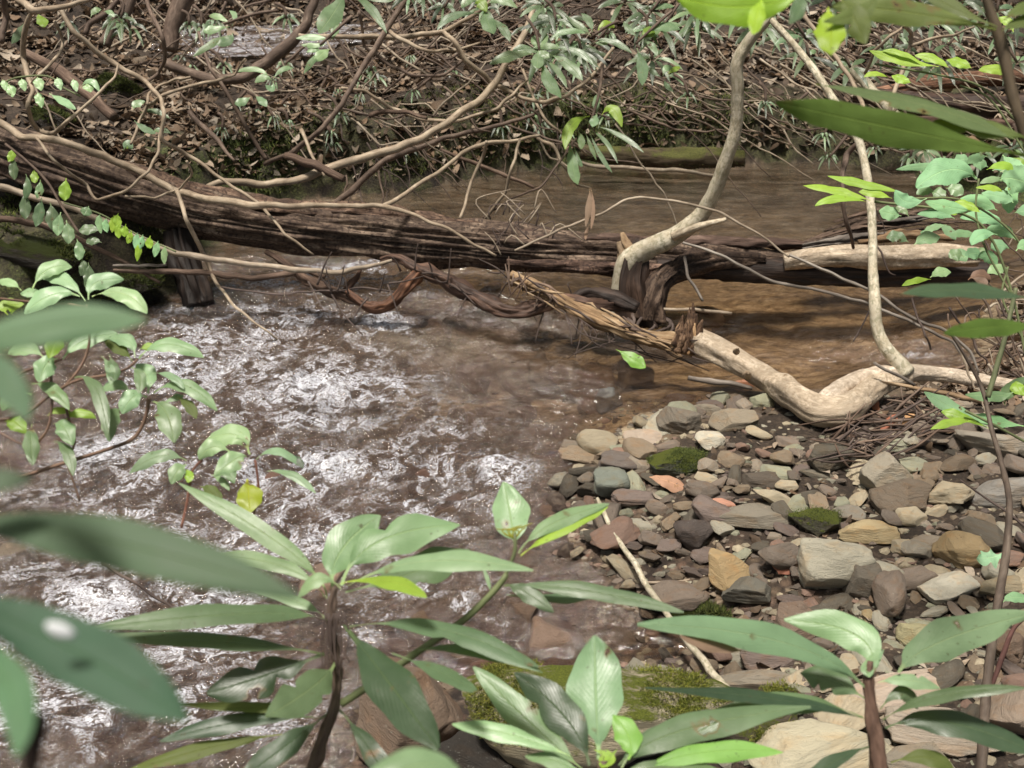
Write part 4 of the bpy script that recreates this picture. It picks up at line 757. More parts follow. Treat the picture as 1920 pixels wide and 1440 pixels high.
for pts, w, m, up, kw in [
 ([(60, 543), (90, 505), (135, 501)], 36, 'mint', .4, {'tint': 1.5}), ([(160, 564), (120, 524), (76, 520)], 26, 'mint', .5, {'tint': 1.5}), ([(150, 556), (100, 552), (46, 588)], 40, 'mint', .5, {'tint': 1.5}), ([(166, 562), (180, 530), (232, 524)], 38, 'mint', .4, {'tint': 1.5}),
 ([(172, 556), (230, 550), (275, 588)], 40, 'mint', .5, {'tint': 1.5}), ([(40, 545), (20, 530), (-5, 528)], 16, 'mint', .5, {'tint': 1.4}), ([(88, 560), (60, 548), (38, 550)], 20, 'mint', .5, {'tint': 1.3}), ([(178, 596), (182, 608), (176, 624)], 34, 'lime', .2, {}),
 ([(15, 590), (10, 575), (45, 570)], 30, 'lime', .4, {}), ([(118, 674), (155, 640), (220, 626)], 36, 'mint', .5, {'tint': 1.35}), ([(86, 674), (52, 654), (15, 664)], 26, 'mint', .5, {'tint': 1.2}), ([(108, 673), (88, 682), (74, 717)], 50, 'mint', .3, {'tint': 1.2}),
 ([(122, 628), (105, 640), (92, 672)], 40, 'lime', .3, {'tint': .8}), ([(260, 672), (310, 645), (382, 670)], 32, 'mint', .6, {'tint': 1.1}), ([(253, 670), (240, 640), (204, 635)], 26, 'mint', .5, {'tint': 1.2}), ([(248, 676), (225, 655), (195, 638)], 24, 'olive', .4, {}),
 ([(262, 655), (275, 650), (293, 648)], 16, 'lime', .4, {}), ([(205, 665), (212, 690), (214, 715)], 32, 'sage', .2, {}), ([(190, 668), (205, 690), (207, 722)], 20, 'mint', .3, {}), ([(277, 738), (276, 706), (256, 682)], 46, 'mint', .2, {'tint': 1.25}), ([(275, 745), (250, 745), (229, 776)], 44, 'mint', .4, {'tint': 1.2}),
 ([(247, 738), (220, 722), (188, 734)], 22, 'mint', .5, {'tint': 1.2}), ([(288, 737), (345, 722), (407, 770)], 30, 'mint', .5, {}), ([(286, 752), (312, 775), (326, 830)], 58, 'mint', .15, {'tint': .75}), ([(140, 708), (180, 728), (202, 826)], 30, 'sage', .3, {'tint': 1.2}), ([(232, 768), (210, 780), (205, 828)], 42, 'mint', .3, {'tint': .7}),
 ([(330, 745), (352, 758), (368, 785)], 22, 'olive', .3, {}), ([(60, 720), (95, 728), (130, 768)], 30, 'mint', .5, {'tint': .9}), ([(60, 795), (58, 825), (62, 872)], 38, 'sage', .2, {'tint': 1.2}), ([(100, 795), (118, 800), (135, 835)], 44, 'mint', .3, {}), ([(100, 828), (125, 845), (137, 892)], 26, 'sage', .3, {}),
 ([(120, 792), (145, 774), (180, 784)], 18, 'lime', .5, {}), ([(90, 780), (105, 770), (135, 775)], 14, 'lime', .5, {}), ([(20, 770), (15, 750), (5, 735)], 34, 'olive', .3, {}), ([(10, 790), (25, 790), (50, 812)], 36, 'lime', .4, {'tint': .7}), ([(295, 760), (330, 745), (340, 740)], 14, 'mint', .5, {}),
 ([(245, 688), (262, 705), (260, 738)], 26, 'sage', .3, {'tint': 1.4}), ([(285, 700), (320, 705), (345, 730)], 16, 'mint', .5, {}), ([(60, 740), (30, 740), (5, 770)], 40, 'mint', .4, {})]: leaf(E, pts, 1.6, w * .93, m, up=up, pet=.14, **kw)
E2 = plant('laurel_shrub', 'small sprig of pale leaves with one yellow-green leaf low over the riffle', 'shrub', 420, 960, 1.5)
for pts, r in [([(478, 862), (482, 885), (484, 930), (470, 980)], 2.5), ([(380, 862), (360, 885), (352, 935), (340, 990)], 2.5), ([(352, 920), (420, 960), (480, 930)], 2)]: pstem(E2, pts, 1.5, r, 'twig', 'branch', (2.4, 1.5, 1.2))
for pts, w, m, up, kw in [
 ([(468, 852), (440, 815), (384, 828)], 44, 'mint', .4, {'tint': 1.2}), ([(465, 848), (450, 810), (395, 815)], 30, 'mint', .5, {'tint': 1.2}), ([(462, 856), (440, 862), (402, 892)], 44, 'mint', .4, {'tint': 1.1}), ([(435, 850), (400, 838), (374, 862)], 34, 'mint', .4, {'tint': 1.1}), ([(430, 860), (425, 875), (440, 905)], 34, 'sage', .3, {'tint': 1.3}),
 ([(350, 864), (300, 855), (242, 888)], 30, 'mint', .5, {'tint': .8}), ([(350, 872), (335, 880), (322, 908)], 34, 'mint', .4, {}), ([(463, 898), (466, 925), (468, 962)], 56, 'lime', .1, {'tint': (1.1, .85, .6)}), ([(480, 862), (520, 846), (570, 878)], 16, 'mint', .6, {}), ([(535, 855), (555, 862), (568, 878)], 16, 'dark', .4, {}),
 ([(500, 884), (545, 890), (592, 925)], 16, 'mint', .6, {}), ([(375, 912), (395, 920), (416, 943)], 26, 'olive', .3, {}), ([(395, 890), (415, 900), (430, 920)], 14, 'mint', .4, {}), ([(345, 878), (355, 890), (352, 905)], 18, 'lime', .4, {})]: leaf(E2, pts, 1.5, w, m, up=up, **kw)
# H: very near leaves, out of focus
H = plant('rhododendron', 'very near rhododendron at the left edge with huge blurred leaves', 'shrub', -200, 1100, .42)
pstem(H, [(-180, 1500), (-170, 1200), (-150, 900), (-160, 600)], .42, [14, 13, 12, 10], 'brownstem')
pstem(H, [(62, 1345), (60, 1400), (55, 1480)], .31, [26, 18, 8], 'darkwood', 'bud', amp=.1)
for pts, d, w, m, up, kw in [
 ([(-170, 690), (60, 618), (275, 600)], .31, 80, 'deep', .4, {'tint': (1.4, 1.6, 1.5)}), ([(-160, 980), (180, 1010), (560, 1120)], .34, 108, 'deep', .35, {'tint': (.95, 1.0, 1.0)}), ([(-160, 1090), (120, 1210), (350, 1352)], .33, 150, 'deep', .25, {'tint': (.6, .8, .85)}),
 ([(-160, 1180), (0, 1260), (30, 1420)], .30, 90, 'deep', .2, {'tint': (1.1, 1.5, 1.3)}), ([(-160, 640), (-20, 690), (50, 790)], .30, 80, 'deep', .2, {'tint': (1, 1.15, 1.15)}), ([(640, 1560), (740, 1450), (860, 1440)], .5, 90, 'mint', .4, {}), ([(-160, 930), (-50, 905), (60, 900)], .32, 50, 'deep', .4, {})]: leaf(H, pts, d, w, m, up=up, nu=30, wave=.03, **kw)
sp = at(112, 1182, .30); k_ = .30 / FPX
Vs, Fs = ICO[2]; sm_ = mesh('bird_dropping', (Vs * np.array([30, 6, 15]) * k_ * (1 + .15 * noise(Vs[:, 0] * 2, Vs[:, 1] * 2, Vs[:, 2] * 2))[:, None]) , Fs)
kk = N('white_dropping'); M['white'] = kk.done(kk.n('BsdfPrincipled', None, Base_Color=(.66, .68, .7), Roughness=.6).outputs[0])
o = link('bird_dropping', sm_, M['white']); o.location = sp; o.rotation_euler = (PITCH * -1, math.radians(28), 0); tag(o, 'white spot of bird dropping on the blurred dark leaf at the lower left', 'dropping')
# F: upper right big leaves seen from below
F_ = plant('rhododendron', 'near rhododendron twig at the upper right with large olive leaves seen from below', 'shrub', 1870, 60, 1.1)
pstem(F_, [(1838, -40), (1860, 30), (1874, 70), (1888, 130), (1905, 205), (1935, 290)], 1.1, [8, 10, 12, 11, 10, 9], 'brownstem', color=(.8, .85, .7))
for pts, w, m, up, kw in [
 ([(1868, 55), (1700, 22), (1560, 12)], 58, 'olive', .35, {'under': False, 'dtip': 1.1, 'tint': 1.1}), ([(1940, 295), (1700, 245), (1455, 192)], 72, 'olive', .3, {'dtip': 1.0, 'tint': (.85, 1.05, .75)}), ([(1940, 280), (1760, 205), (1530, 158)], 36, 'sage', .7, {'dtip': 1.1, 'tint': (1.1, 1, .8)}),
 ([(1935, 262), (1850, 240), (1750, 228)], 40, 'olive', .4, {'bite': 2}), ([(1870, 50), (1780, 10), (1700, -40)], 30, 'olive', .5, {}), ([(1878, 58), (1920, 40), (1990, 30)], 26, 'olive', .5, {}), ([(1880, 40), (1920, 15), (1980, 0)], 24, 'olive', .5, {}),
 ([(1955, 565), (1820, 545), (1688, 552)], 36, 'dark', .5, {'tint': 1.4, 'dtip': 1.0}), ([(1960, 612), (1870, 612), (1770, 625)], 40, 'olive', .3, {'dtip': 1.0, 'tint': (.8, 1.05, .7)})]: leaf(F_, pts, 1.08, w, m, up=up, **kw)
pstem(F_, [(1935, 290), (1950, 400), (1955, 560), (1965, 640)], 1.1, [8, 8, 7, 6], 'brownstem')
F2 = plant('leafy_twig', 'near twig at the top right with bright yellow-green oval leaves against the thicket', 'twig', 1560, -20, .95)
pstem(F2, [(1500, -30), (1545, -5), (1558, 15)], .95, 3, 'twig')
for pts, w, m, up, kw in [([(1552, 14), (1558, 55), (1556, 102)], 66, 'lime', .1, {'tint': (1, .95, .6), 'shape': .9}), ([(1520, -20), (1400, 12), (1265, -8)], 78, 'lime', .3, {'tint': (.9, 1, .6)}), ([(1430, -5), (1420, 25), (1412, 65)], 36, 'lime', .3, {'tint': (1.2, 1.2, .8)}), ([(1575, -5), (1600, 30), (1622, 82)], 56, 'olive', .2, {'bite': 1}),
    ([(1490, -20), (1500, 10), (1480, 45)], 30, 'sage', .3, {}), ([(1640, -20), (1620, 20), (1545, 40)], 34, 'olive', .4, {})]: leaf(F2, pts, .95, w, m, up=up, **kw)
# G: right plant with soft serrated leaves
G = plant('woodland_plant', 'bushy plant at the right edge with soft toothed mint and lime leaves', 'plant', 1880, 560, 3.0)
for pts, r in [([(1930, 700), (1900, 560), (1860, 450), (1800, 400), (1640, 378)], 2.5), ([(1900, 560), (1850, 470), (1830, 400), (1835, 335)], 2), ([(1930, 480), (1880, 420), (1800, 375), (1710, 372)], 2), ([(1920, 640), (1880, 560), (1890, 500)], 2), ([(1925, 250), (1850, 170), (1780, 145), (1640, 120)], 2), ([(1930, 300), (1860, 190), (1800, 160)], 2)]: pstem(G, pts, 3.0, r, 'greenstem')
GL = [([(1832, 335), (1780, 318), (1718, 352)], 60, 1.15), ([(1738, 372), (1700, 378), (1679, 356)], 30, 1.2), ([(1800, 318), (1740, 312), (1680, 318)], 14, 1.1), ([(1875, 338), (1900, 335), (1940, 350)], 60, 1.1), ([(1822, 396), (1780, 388), (1735, 378)], 26, 1.2), ([(1870, 395), (1840, 380), (1800, 372)], 26, 1.3),
      ([(1880, 425), (1850, 408), (1800, 408)], 26, 1.2), ([(1900, 400), (1930, 395), (1960, 400)], 30, 1.1), ([(1870, 440), (1840, 440), (1822, 460)], 24, 1.1), ([(1905, 450), (1880, 432), (1850, 430)], 26, 1.1), ([(1690, 405), (1670, 400), (1648, 395)], 28, 1), ([(1830, 485), (1850, 480), (1870, 495)], 24, 1.1),
      ([(1900, 380), (1880, 370), (1840, 362)], 26, 1.2), ([(1905, 470), (1925, 460), (1950, 470)], 26, 1.2), ([(1880, 290), (1900, 310), (1930, 330)], 30, 1.2), ([(1790, 410), (1760, 400), (1720, 402)], 18, 1.1), ([(1905, 345), (1895, 370), (1890, 400)], 34, 1.1)]
for pts, w, t in GL: leaf(G, pts, 3.0 + random.uniform(-.15, .25), w, 'serrate', tint=t, up=.35, lobed=True, pet=.08, nu=34)
for i in range(34):
    x = random.uniform(1700, 1925); y = random.uniform(300, 520) + (1800 - x) * .15; a = random.uniform(-.5, .9) + (3.14 if random.random() < .7 else 0); L = random.uniform(26, 58)
    leaf(G, [(x, y), (x + L * .5 * math.cos(a), y + L * .4 * math.sin(a) - 3), (x + L * math.cos(a), y + L * .7 * math.sin(a) + 4)], 3.1 + random.uniform(0, 1.2), random.uniform(12, 26), random.choice(['serrate', 'serrate', 'lime', 'mint']), tint=random.uniform(.7, 1.2), up=.4, lobed=True, pet=.08, nu=20, nv=5)
for pts, w in [([(1632, 376), (1570, 358), (1505, 348)], 16), ([(1690, 360), (1620, 345), (1552, 330)], 16), ([(1625, 378), (1570, 372), (1528, 386)], 14), ([(1612, 375), (1580, 362), (1548, 353)], 12), ([(1672, 372), (1640, 362), (1610, 360)], 16), ([(1760, 125), (1690, 112), (1630, 95)], 18), ([(1730, 118), (1690, 100), (1655, 95)], 10), ([(1780, 128), (1750, 110), (1715, 104)], 16), ([(1822, 128), (1800, 118), (1775, 112)], 20),
              ([(1900, 142), (1870, 130), (1835, 132)], 18), ([(1665, 145), (1640, 138), (1620, 145)], 10), ([(1708, 155), (1690, 148), (1672, 142)], 18), ([(1850, 318), (1880, 310), (1900, 318)], 16), ([(1840, 400), (1815, 385), (1790, 378)], 16), ([(1880, 360), (1860, 352), (1830, 352)], 12), ([(1900, 60), (1890, 40), (1870, 35)], 16), ([(1760, 48), (1740, 40), (1720, 44)], 10)]:
    leaf(G, pts, 2.95, w, 'lime', up=.5, lobed=True, pet=.05, tint=1.15)
G2 = plant('woodland_plant', 'low plant with long toothed green leaves beside the sapling above the gravel', 'plant', 1880, 800, 3.2)
pstem(G2, [(1925, 830), (1870, 800), (1810, 770)], 3.2, 2.5, 'greenstem')
for pts, w, m in [([(1850, 800), (1790, 768), (1733, 735)], 26, 'serrate'), ([(1858, 805), (1800, 780), (1765, 772)], 18, 'lime'), ([(1925, 800), (1870, 790), (1820, 780)], 22, 'serrate'), ([(1900, 735), (1870, 742), (1810, 740)], 20, 'mint'), ([(1885, 760), (1890, 735), (1925, 705)], 30, 'sage'), ([(1925, 745), (1910, 730), (1905, 715)], 30, 'lime'), ([(1830, 790), (1790, 790), (1745, 805)], 16, 'lime'), ([(1880, 1130), (1900, 1120), (1935, 1125)], 20, 'serrate')]: leaf(G2, pts, 3.2, w, m, up=.5, lobed=True)
S_ = plant('sapling', 'slim grey-green sapling standing at the right edge of the gravel', 'sapling', 1840, 1440, 2.6)
pstem(S_, [(1780, 620, 3.0), (1812, 672, 3.0), (1842, 730, 3.0), (1858, 800, 2.95), (1878, 870, 2.9), (1892, 940, 2.8), (1886, 1040, 2.7), (1868, 1150, 2.6), (1850, 1290, 2.5), (1838, 1470, 2.4)], 2.8, [2.5, 3.2, 4, 4.5, 5, 6, 7.5, 8.5, 9, 10], 'brownstem', 'trunk', (.75, .8, .8), step=.01)
pstem(S_, [(1852, 745, 2.98), (1868, 690, 2.98), (1885, 630, 2.98), (1905, 540, 2.98)], 2.9, [5, 5, 4.5, 4], 'greenstem', 'branch', (1, .95, 1.1))
pstem(S_, [(1858, 1290, 2.5), (1880, 1230, 2.5), (1900, 1180, 2.5), (1930, 1150, 2.5)], 2.5, [4, 5, 4, 4], 'twig', 'branch', (1.5, 1, 1))
pstem(S_, [(1925, 990, 2.75), (1888, 960, 2.78), (1850, 935, 2.8), (1800, 900, 2.8)], 2.5, [3, 2.5, 2, 1.5], 'twig', 'branch')
# K: hanging leaves at the left
K = plant('climbing_plant', 'climbing plant with drooping oval leaves at the left edge below the log end', 'plant', 90, 380, 5.6)
pstem(K, [(10, 270), (50, 302), (88, 340), (118, 390), (150, 440)], 5.6, 2.5, 'brownstem', step=.03)
for x, y, w, h, m in [(23, 315, 18, 44, 'sage'), (50, 350, 16, 48, 'sage'), (45, 385, 22, 52, 'sage'), (72, 355, 16, 36, 'mint'), (72, 398, 22, 55, 'sage'), (96, 405, 26, 50, 'sage'), (108, 420, 22, 44, 'mint'), (120, 355, 24, 42, 'lime'), (126, 435, 24, 44, 'mint'), (20, 290, 16, 26, 'lime'), (146, 468, 20, 40, 'mint'), (160, 395, 22, 18, 'mint'), (62, 330, 16, 26, 'lime'), (155, 500, 18, 34, 'sage'), (165, 515, 20, 46, 'sage')]:
    leaf(K, [(x + random.uniform(-4, 8), y - h / 2), (x + 2, y), (x - random.uniform(-4, 6), y + h / 2)], 5.6, w, m, up=.2, dtip=5.58, pet=.1)
for x, y, w, h in [(168, 433, 42, 16), (176, 455, 30, 12)]: leaf(K, [(x + w / 2, y), (x, y - 4), (x - w / 2, y)], 5.6, h * 1.3, 'sage', up=.4)
K2 = plant('climbing_plant', 'row of small bright drooping leaves along the pale stick under the log', 'plant', 240, 440, 6.05)
pstem(K2, [(120, 380), (190, 402), (250, 436), (330, 472)], 6.08, 1.6, 'greenstem', step=.03)
for i, (x, y) in enumerate([(188, 402), (200, 408), (214, 404), (224, 418), (236, 420), (246, 432), (258, 436), (268, 440), (282, 442), (296, 452), (310, 462), (222, 400), (262, 455)]):
    leaf(K2, [(x, y), (x - 2, y + 12), (x - 3 + random.uniform(-5, 5), y + random.uniform(22, 36))], 6.0, random.uniform(11, 16), random.choice(['mint', 'lime', 'serrate']), up=.2, tint=1.3, dtip=6)
K3 = plant('climbing_plant', 'sprig of pale heart-shaped leaves on the vine loop at the upper left', 'plant', 70, 150, 5.7)
pstem(K3, [(0, 160), (30, 146), (90, 143), (120, 165), (150, 180)], 5.7, 1.8, 'greenstem', step=.03)
for x, y, w, h in [(20, 168, 20, 20), (43, 157, 16, 20), (73, 155, 20, 22), (110, 155, 16, 20), (140, 158, 14, 20), (74, 185, 18, 26), (166, 162, 22, 14), (8, 158, 14, 18)]: leaf(K3, [(x - 3, y - h / 2), (x, y), (x + 4, y + h / 2 + 4)], 5.7, w, 'mint', up=.25, tint=1.5, dtip=5.68, shape=.75)
leaf(K3, [(92, 175), (115, 188), (142, 205)], 5.7, 14, 'mint', up=.4, tint=1.4)
leaf(K3, [(150, 165), (170, 152), (186, 172)], 5.7, 12, 'mint', up=.4, tint=1.4)
# background rhododendron whorls: traced
def whorl(label, px, py, d, leaves, group=None, stemto=None):
    W_ = plant('rhododendron_sprig', label, 'shrub', px, py, d, group)
    if stemto: pstem(W_, [(px, py), ((px + stemto[0]) / 2 + 6, (py + stemto[1]) / 2 - 6), stemto], d, [2.5, 3, 3], 'brownstem', step=.04)
    for pts, w, m, t in leaves: leaf(W_, pts, d, w, m, tint=t * (.78 if m == 'sage' else .82), up=.4, nu=12, nv=5, pet=.1)
    return W_
whorl('grey-green sprig with drooping leaves hanging at the top centre before the far bank', 1012, 100, 6.8, [([(1000, 102), (960, 103), (918, 120)], 20, 'sage', 1.5), ([(1010, 92), (1008, 112), (1006, 128)], 24, 'mint', .9), ([(1016, 115), (1028, 150), (1052, 184)], 24, 'sage', 1.4), ([(1022, 112), (1045, 132), (1063, 165)], 12, 'sage', 1.4),
    ([(1030, 102), (1065, 120), (1092, 151)], 20, 'sage', 1.4), ([(1035, 90), (1080, 95), (1112, 122)], 13, 'sage', 1.5), ([(1010, 90), (1005, 78), (998, 68)], 18, 'mint', 1), ([(1015, 88), (1020, 75), (1024, 62)], 14, 'mint', 1), ([(1005, 95), (980, 88), (960, 98)], 10, 'sage', 1.3), ([(1012, 92), (1018, 100), (1030, 108)], 16, 'mint', .9)], None, (985, 30))
whorl('sprig with fresh lime leaves dangling just above the far pool', 1105, 240, 6.9, [([(1106, 218), (1072, 235), (1060, 280)], 22, 'lime', .85), ([(1120, 218), (1118, 195), (1124, 174)], 14, 'mint', .8), ([(1128, 216), (1148, 204), (1166, 238)], 20, 'lime', 1), ([(1135, 215), (1150, 215), (1168, 222)], 16, 'mint', 1.2), ([(1118, 214), (1115, 225), (1112, 238)], 18, 'mint', 1),
    ([(1068, 262), (1074, 310), (1083, 346)], 22, 'sage', 1.5), ([(1084, 244), (1090, 262), (1090, 280)], 14, 'sage', 1.3), ([(1108, 245), (1135, 265), (1158, 306)], 9, 'sage', 1.3), ([(1118, 236), (1165, 255), (1207, 286)], 10, 'sage', 1.3), ([(1106, 250), (1125, 290), (1148, 324)], 9, 'sage', 1.2), ([(1098, 250), (1108, 275), (1118, 300)], 8, 'sage', 1.2), ([(1075, 270), (1085, 300), (1092, 312)], 8, 'sage', 1.2)], None, (1130, 120))
whorl('grey-green sprig at the very top left of centre with a yellowing leaf', 905, 18, 6.6, [([(900, 25), (850, 30), (820, 56)], 16, 'sage', 1.4), ([(908, 18), (914, 40), (925, 64)], 28, 'sage', 1.4), ([(922, 35), (942, 52), (956, 78)], 16, 'sage', 1.2), ([(890, 8), (900, 5), (912, 22)], 20, 'lime', .8), ([(912, 8), (940, 0), (970, 15)], 16, 'mint', 1), ([(895, 5), (880, 0), (865, 15)], 16, 'mint', 1)])
whorl('sprig with two lime leaves and a long pale leaf in the top thicket', 1110, 68, 6.8, [([(1108, 66), (1070, 58), (1034, 70)], 12, 'mint', 1), ([(1118, 64), (1135, 46), (1152, 52)], 16, 'lime', 1), ([(1105, 62), (1090, 50), (1060, 30)], 12, 'sage', 1.3), ([(1115, 75), (1150, 78), (1185, 100)], 12, 'sage', 1.3), ([(1110, 60), (1105, 40), (1090, 25)], 14, 'sage', 1.4), ([(1112, 80), (1130, 80), (1142, 78)], 10, 'mint', 1)], None, (1160, 40))
whorl('sprig with one hanging leaf tipped brown near the top', 1192, 82, 6.7, [([(1194, 90), (1204, 125), (1204, 160)], 22, 'sage', 1.3), ([(1200, 70), (1225, 60), (1240, 35)], 18, 'mint', 1.1), ([(1195, 70), (1180, 55), (1170, 40)], 12, 'sage', 1.3), ([(1210, 78), (1222, 85), (1232, 104)], 14, 'mint', .9), ([(1215, 60), (1245, 50), (1275, 55)], 18, 'mint', .9), ([(1205, 72), (1215, 60), (1225, 52)], 22, 'lime', .7)], None, (1260, 20))
whorl('small light green sprig above the mossy log', 1245, 142, 7, [([(1243, 142), (1250, 128), (1262, 132)], 14, 'mint', 1.1), ([(1248, 145), (1268, 142), (1282, 160)], 12, 'mint', 1), ([(1240, 145), (1225, 135), (1212, 122)], 10, 'sage', 1.3), ([(1246, 150), (1250, 160), (1262, 172)], 10, 'mint', 1), ([(1250, 140), (1265, 130), (1275, 125)], 10, 'lime', 1)])
whorl('mint sprig with pointed leaves before the bright water at the upper left', 420, 45, 6.9, [([(432, 45), (410, 32), (392, 30)], 12, 'mint', 1.4), ([(430, 50), (400, 55), (382, 60)], 16, 'mint', 1.3), ([(432, 65), (400, 80), (362, 106)], 14, 'sage', 1.6), ([(436, 62), (428, 75), (405, 84)], 18, 'sage', 1.6), ([(435, 48), (440, 30), (430, 20)], 10, 'mint', 1.3)], None, (520, 20))
whorl('mint sprig right of the bright water at the upper left', 600, 85, 6.9, [([(618, 75), (590, 70), (555, 72)], 13, 'mint', 1.4), ([(616, 82), (590, 85), (565, 84)], 10, 'mint', 1.4), ([(618, 92), (605, 100), (590, 115)], 20, 'mint', 1.4), ([(612, 95), (590, 110), (570, 138)], 12, 'sage', 1.6), ([(622, 75), (628, 60), (635, 45)], 12, 'mint', 1.2), ([(600, 96), (590, 92), (575, 98)], 12, 'mint', 1.3)], None, (660, 30))
whorl('broad grey leaf and sprig touching the top edge left of centre', 640, 5, 5.2, [([(648, -15), (625, 25), (598, 62)], 44, 'sage', 1.6), ([(655, -10), (690, 10), (725, 62)], 16, 'sage', 1.3), ([(660, -20), (700, -5), (740, 0)], 14, 'sage', 1.3)])
whorl('sprig of narrow mint leaves on the litter at the left of centre', 490, 140, 7.4, [([(505, 145), (480, 130), (440, 135)], 10, 'mint', 1.3), ([(510, 150), (495, 145), (478, 155)], 14, 'mint', 1.2), ([(512, 148), (530, 130), (550, 128)], 10, 'mint', 1.2), ([(512, 152), (510, 165), (498, 160)], 12, 'mint', 1.4), ([(470, 182), (455, 190), (440, 195)], 16, 'mint', 1.1), ([(478, 180), (490, 188), (500, 200)], 14, 'mint', 1.1)])
whorl('drooping grey sprig lying on the left slope', 262, 222, 7.1, [([(250, 205), (255, 195), (272, 190)], 16, 'mint', 1.1), ([(262, 212), (290, 208), (318, 222)], 10, 'sage', 1.5), ([(252, 226), (270, 240), (292, 250)], 12, 'sage', 1.5), ([(285, 250), (300, 243), (320, 250)], 10, 'mint', 1), ([(232, 282), (238, 270), (248, 280)], 16, 'mint', .9)])
whorl('single leaf sprig hanging left of the pale loop', 75, 20, 6.4, [([(70, 25), (78, 38), (85, 50)], 20, 'lime', .8), ([(48, 40), (36, 60), (22, 82)], 16, 'sage', 1.1), ([(170, 32), (178, 20), (190, 18)], 12, 'mint', 1.1), ([(195, 22), (205, 22), (214, 32)], 10, 'mint', 1.1)])
# background whorls: scattered
def rand_whorl(px, py, d, size, group, label):
    n = random.randint(5, 8); a0 = random.uniform(0, 6); Ls = []
    for i in range(n):
        a = a0 + i * 2 * math.pi / n + random.uniform(-.3, .3); L = size * random.uniform(.7, 1.2) * (1 - .45 * max(0, -math.sin(a)))
        Ls.append(([(px + 3 * math.cos(a), py + 2 * math.sin(a)), (px + L * .5 * math.cos(a), py + L * .33 * math.sin(a) - 2), (px + L * math.cos(a), py + L * .8 * math.sin(a) + 6 + random.uniform(0, 10))], random.uniform(.13, .22) * size, random.choice(['sage', 'sage', 'mint', 'dark', 'sage']), random.uniform(.6, 1.2)))
    whorl(label, px, py, d, Ls, group, (px + random.uniform(-50, 50), py - random.uniform(20, 50)))
for i in range(38): rand_whorl(random.uniform(1000, 1560), random.uniform(-5, 115), random.uniform(6.8, 8.6), random.uniform(32, 60), 'sprigs in the top thicket', 'grey-green leaf sprig among the stems of the top thicket')
for i in range(26): rand_whorl(random.uniform(1560, 1920), random.uniform(-5, 130), random.uniform(5.6, 8.2), random.uniform(32, 60), 'sprigs in the upper right thicket', 'grey-green leaf sprig in the thicket at the upper right')
for i in range(7): rand_whorl(random.uniform(730, 1000), random.uniform(-12, 25), random.uniform(7, 8.6), random.uniform(28, 44), 'sprigs along the top edge', 'small leaf sprig along the top edge at the centre')
for i in range(9): rand_whorl(random.uniform(120, 640), random.uniform(-10, 60), random.uniform(7, 8.6), random.uniform(22, 38), 'sprigs at the upper left', 'small leaf sprig above the litter at the upper left')
for i in range(12): rand_whorl(random.uniform(1690, 1925), random.uniform(230, 330), random.uniform(6.2, 7.5), random.uniform(24, 44), 'sprigs behind the toothed plant', 'green leaf sprig behind the toothed plant at the right')
for (x, y) in [(1480, 205), (1545, 255), (1555, 295), (1640, 280), (1650, 240), (1290, 180), (1435, 195), (1700, 230)]: rand_whorl(x, y, 6.6, 22, 'small sprigs over the dark far bank', 'small green sprig over the dark water edge at the right')
for (x, y) in [(525, 200), (620, 250), (540, 230), (480, 210), (600, 170), (440, 195), (625, 270)]: rand_whorl(x, y, gdepth(x, y) - .05, 16, 'small plants on the mossy slope', 'tiny green plant rooted on the mossy slope')
for i in range(26):
    x = random.uniform(330, 1150); y = random.uniform(60, 300); rand_whorl(x, y, gdepth(x, y) - random.uniform(.05, .6), random.uniform(14, 26), 'small leafy sprigs among the tangled stems', 'small green leafy sprig among the tangled stems of the far bank')
# dead leaf bundles
for lab, L in [('bundle of brown withered leaves hanging above the long log', [([(1106, 352), (1104, 385), (1098, 425)], 12), ([(1108, 352), (1112, 390), (1108, 430)], 8), ([(1106, 420), (1100, 435), (1098, 450)], 7)]),
               ('withered brown leaf clump on the brush at the end of the stripped log', [([(1815, 525), (1835, 515), (1858, 525)], 22), ([(1820, 520), (1840, 528), (1850, 535)], 18)])]:
    o = plant('withered_leaves', lab, 'dead leaves', L[0][0][0][0], L[0][0][0][1], 6.2)
    for pts, w in L: leaf(o, pts, 6.2, w, 'deadleaf', tint=.7, up=.2, nu=10, nv=5)
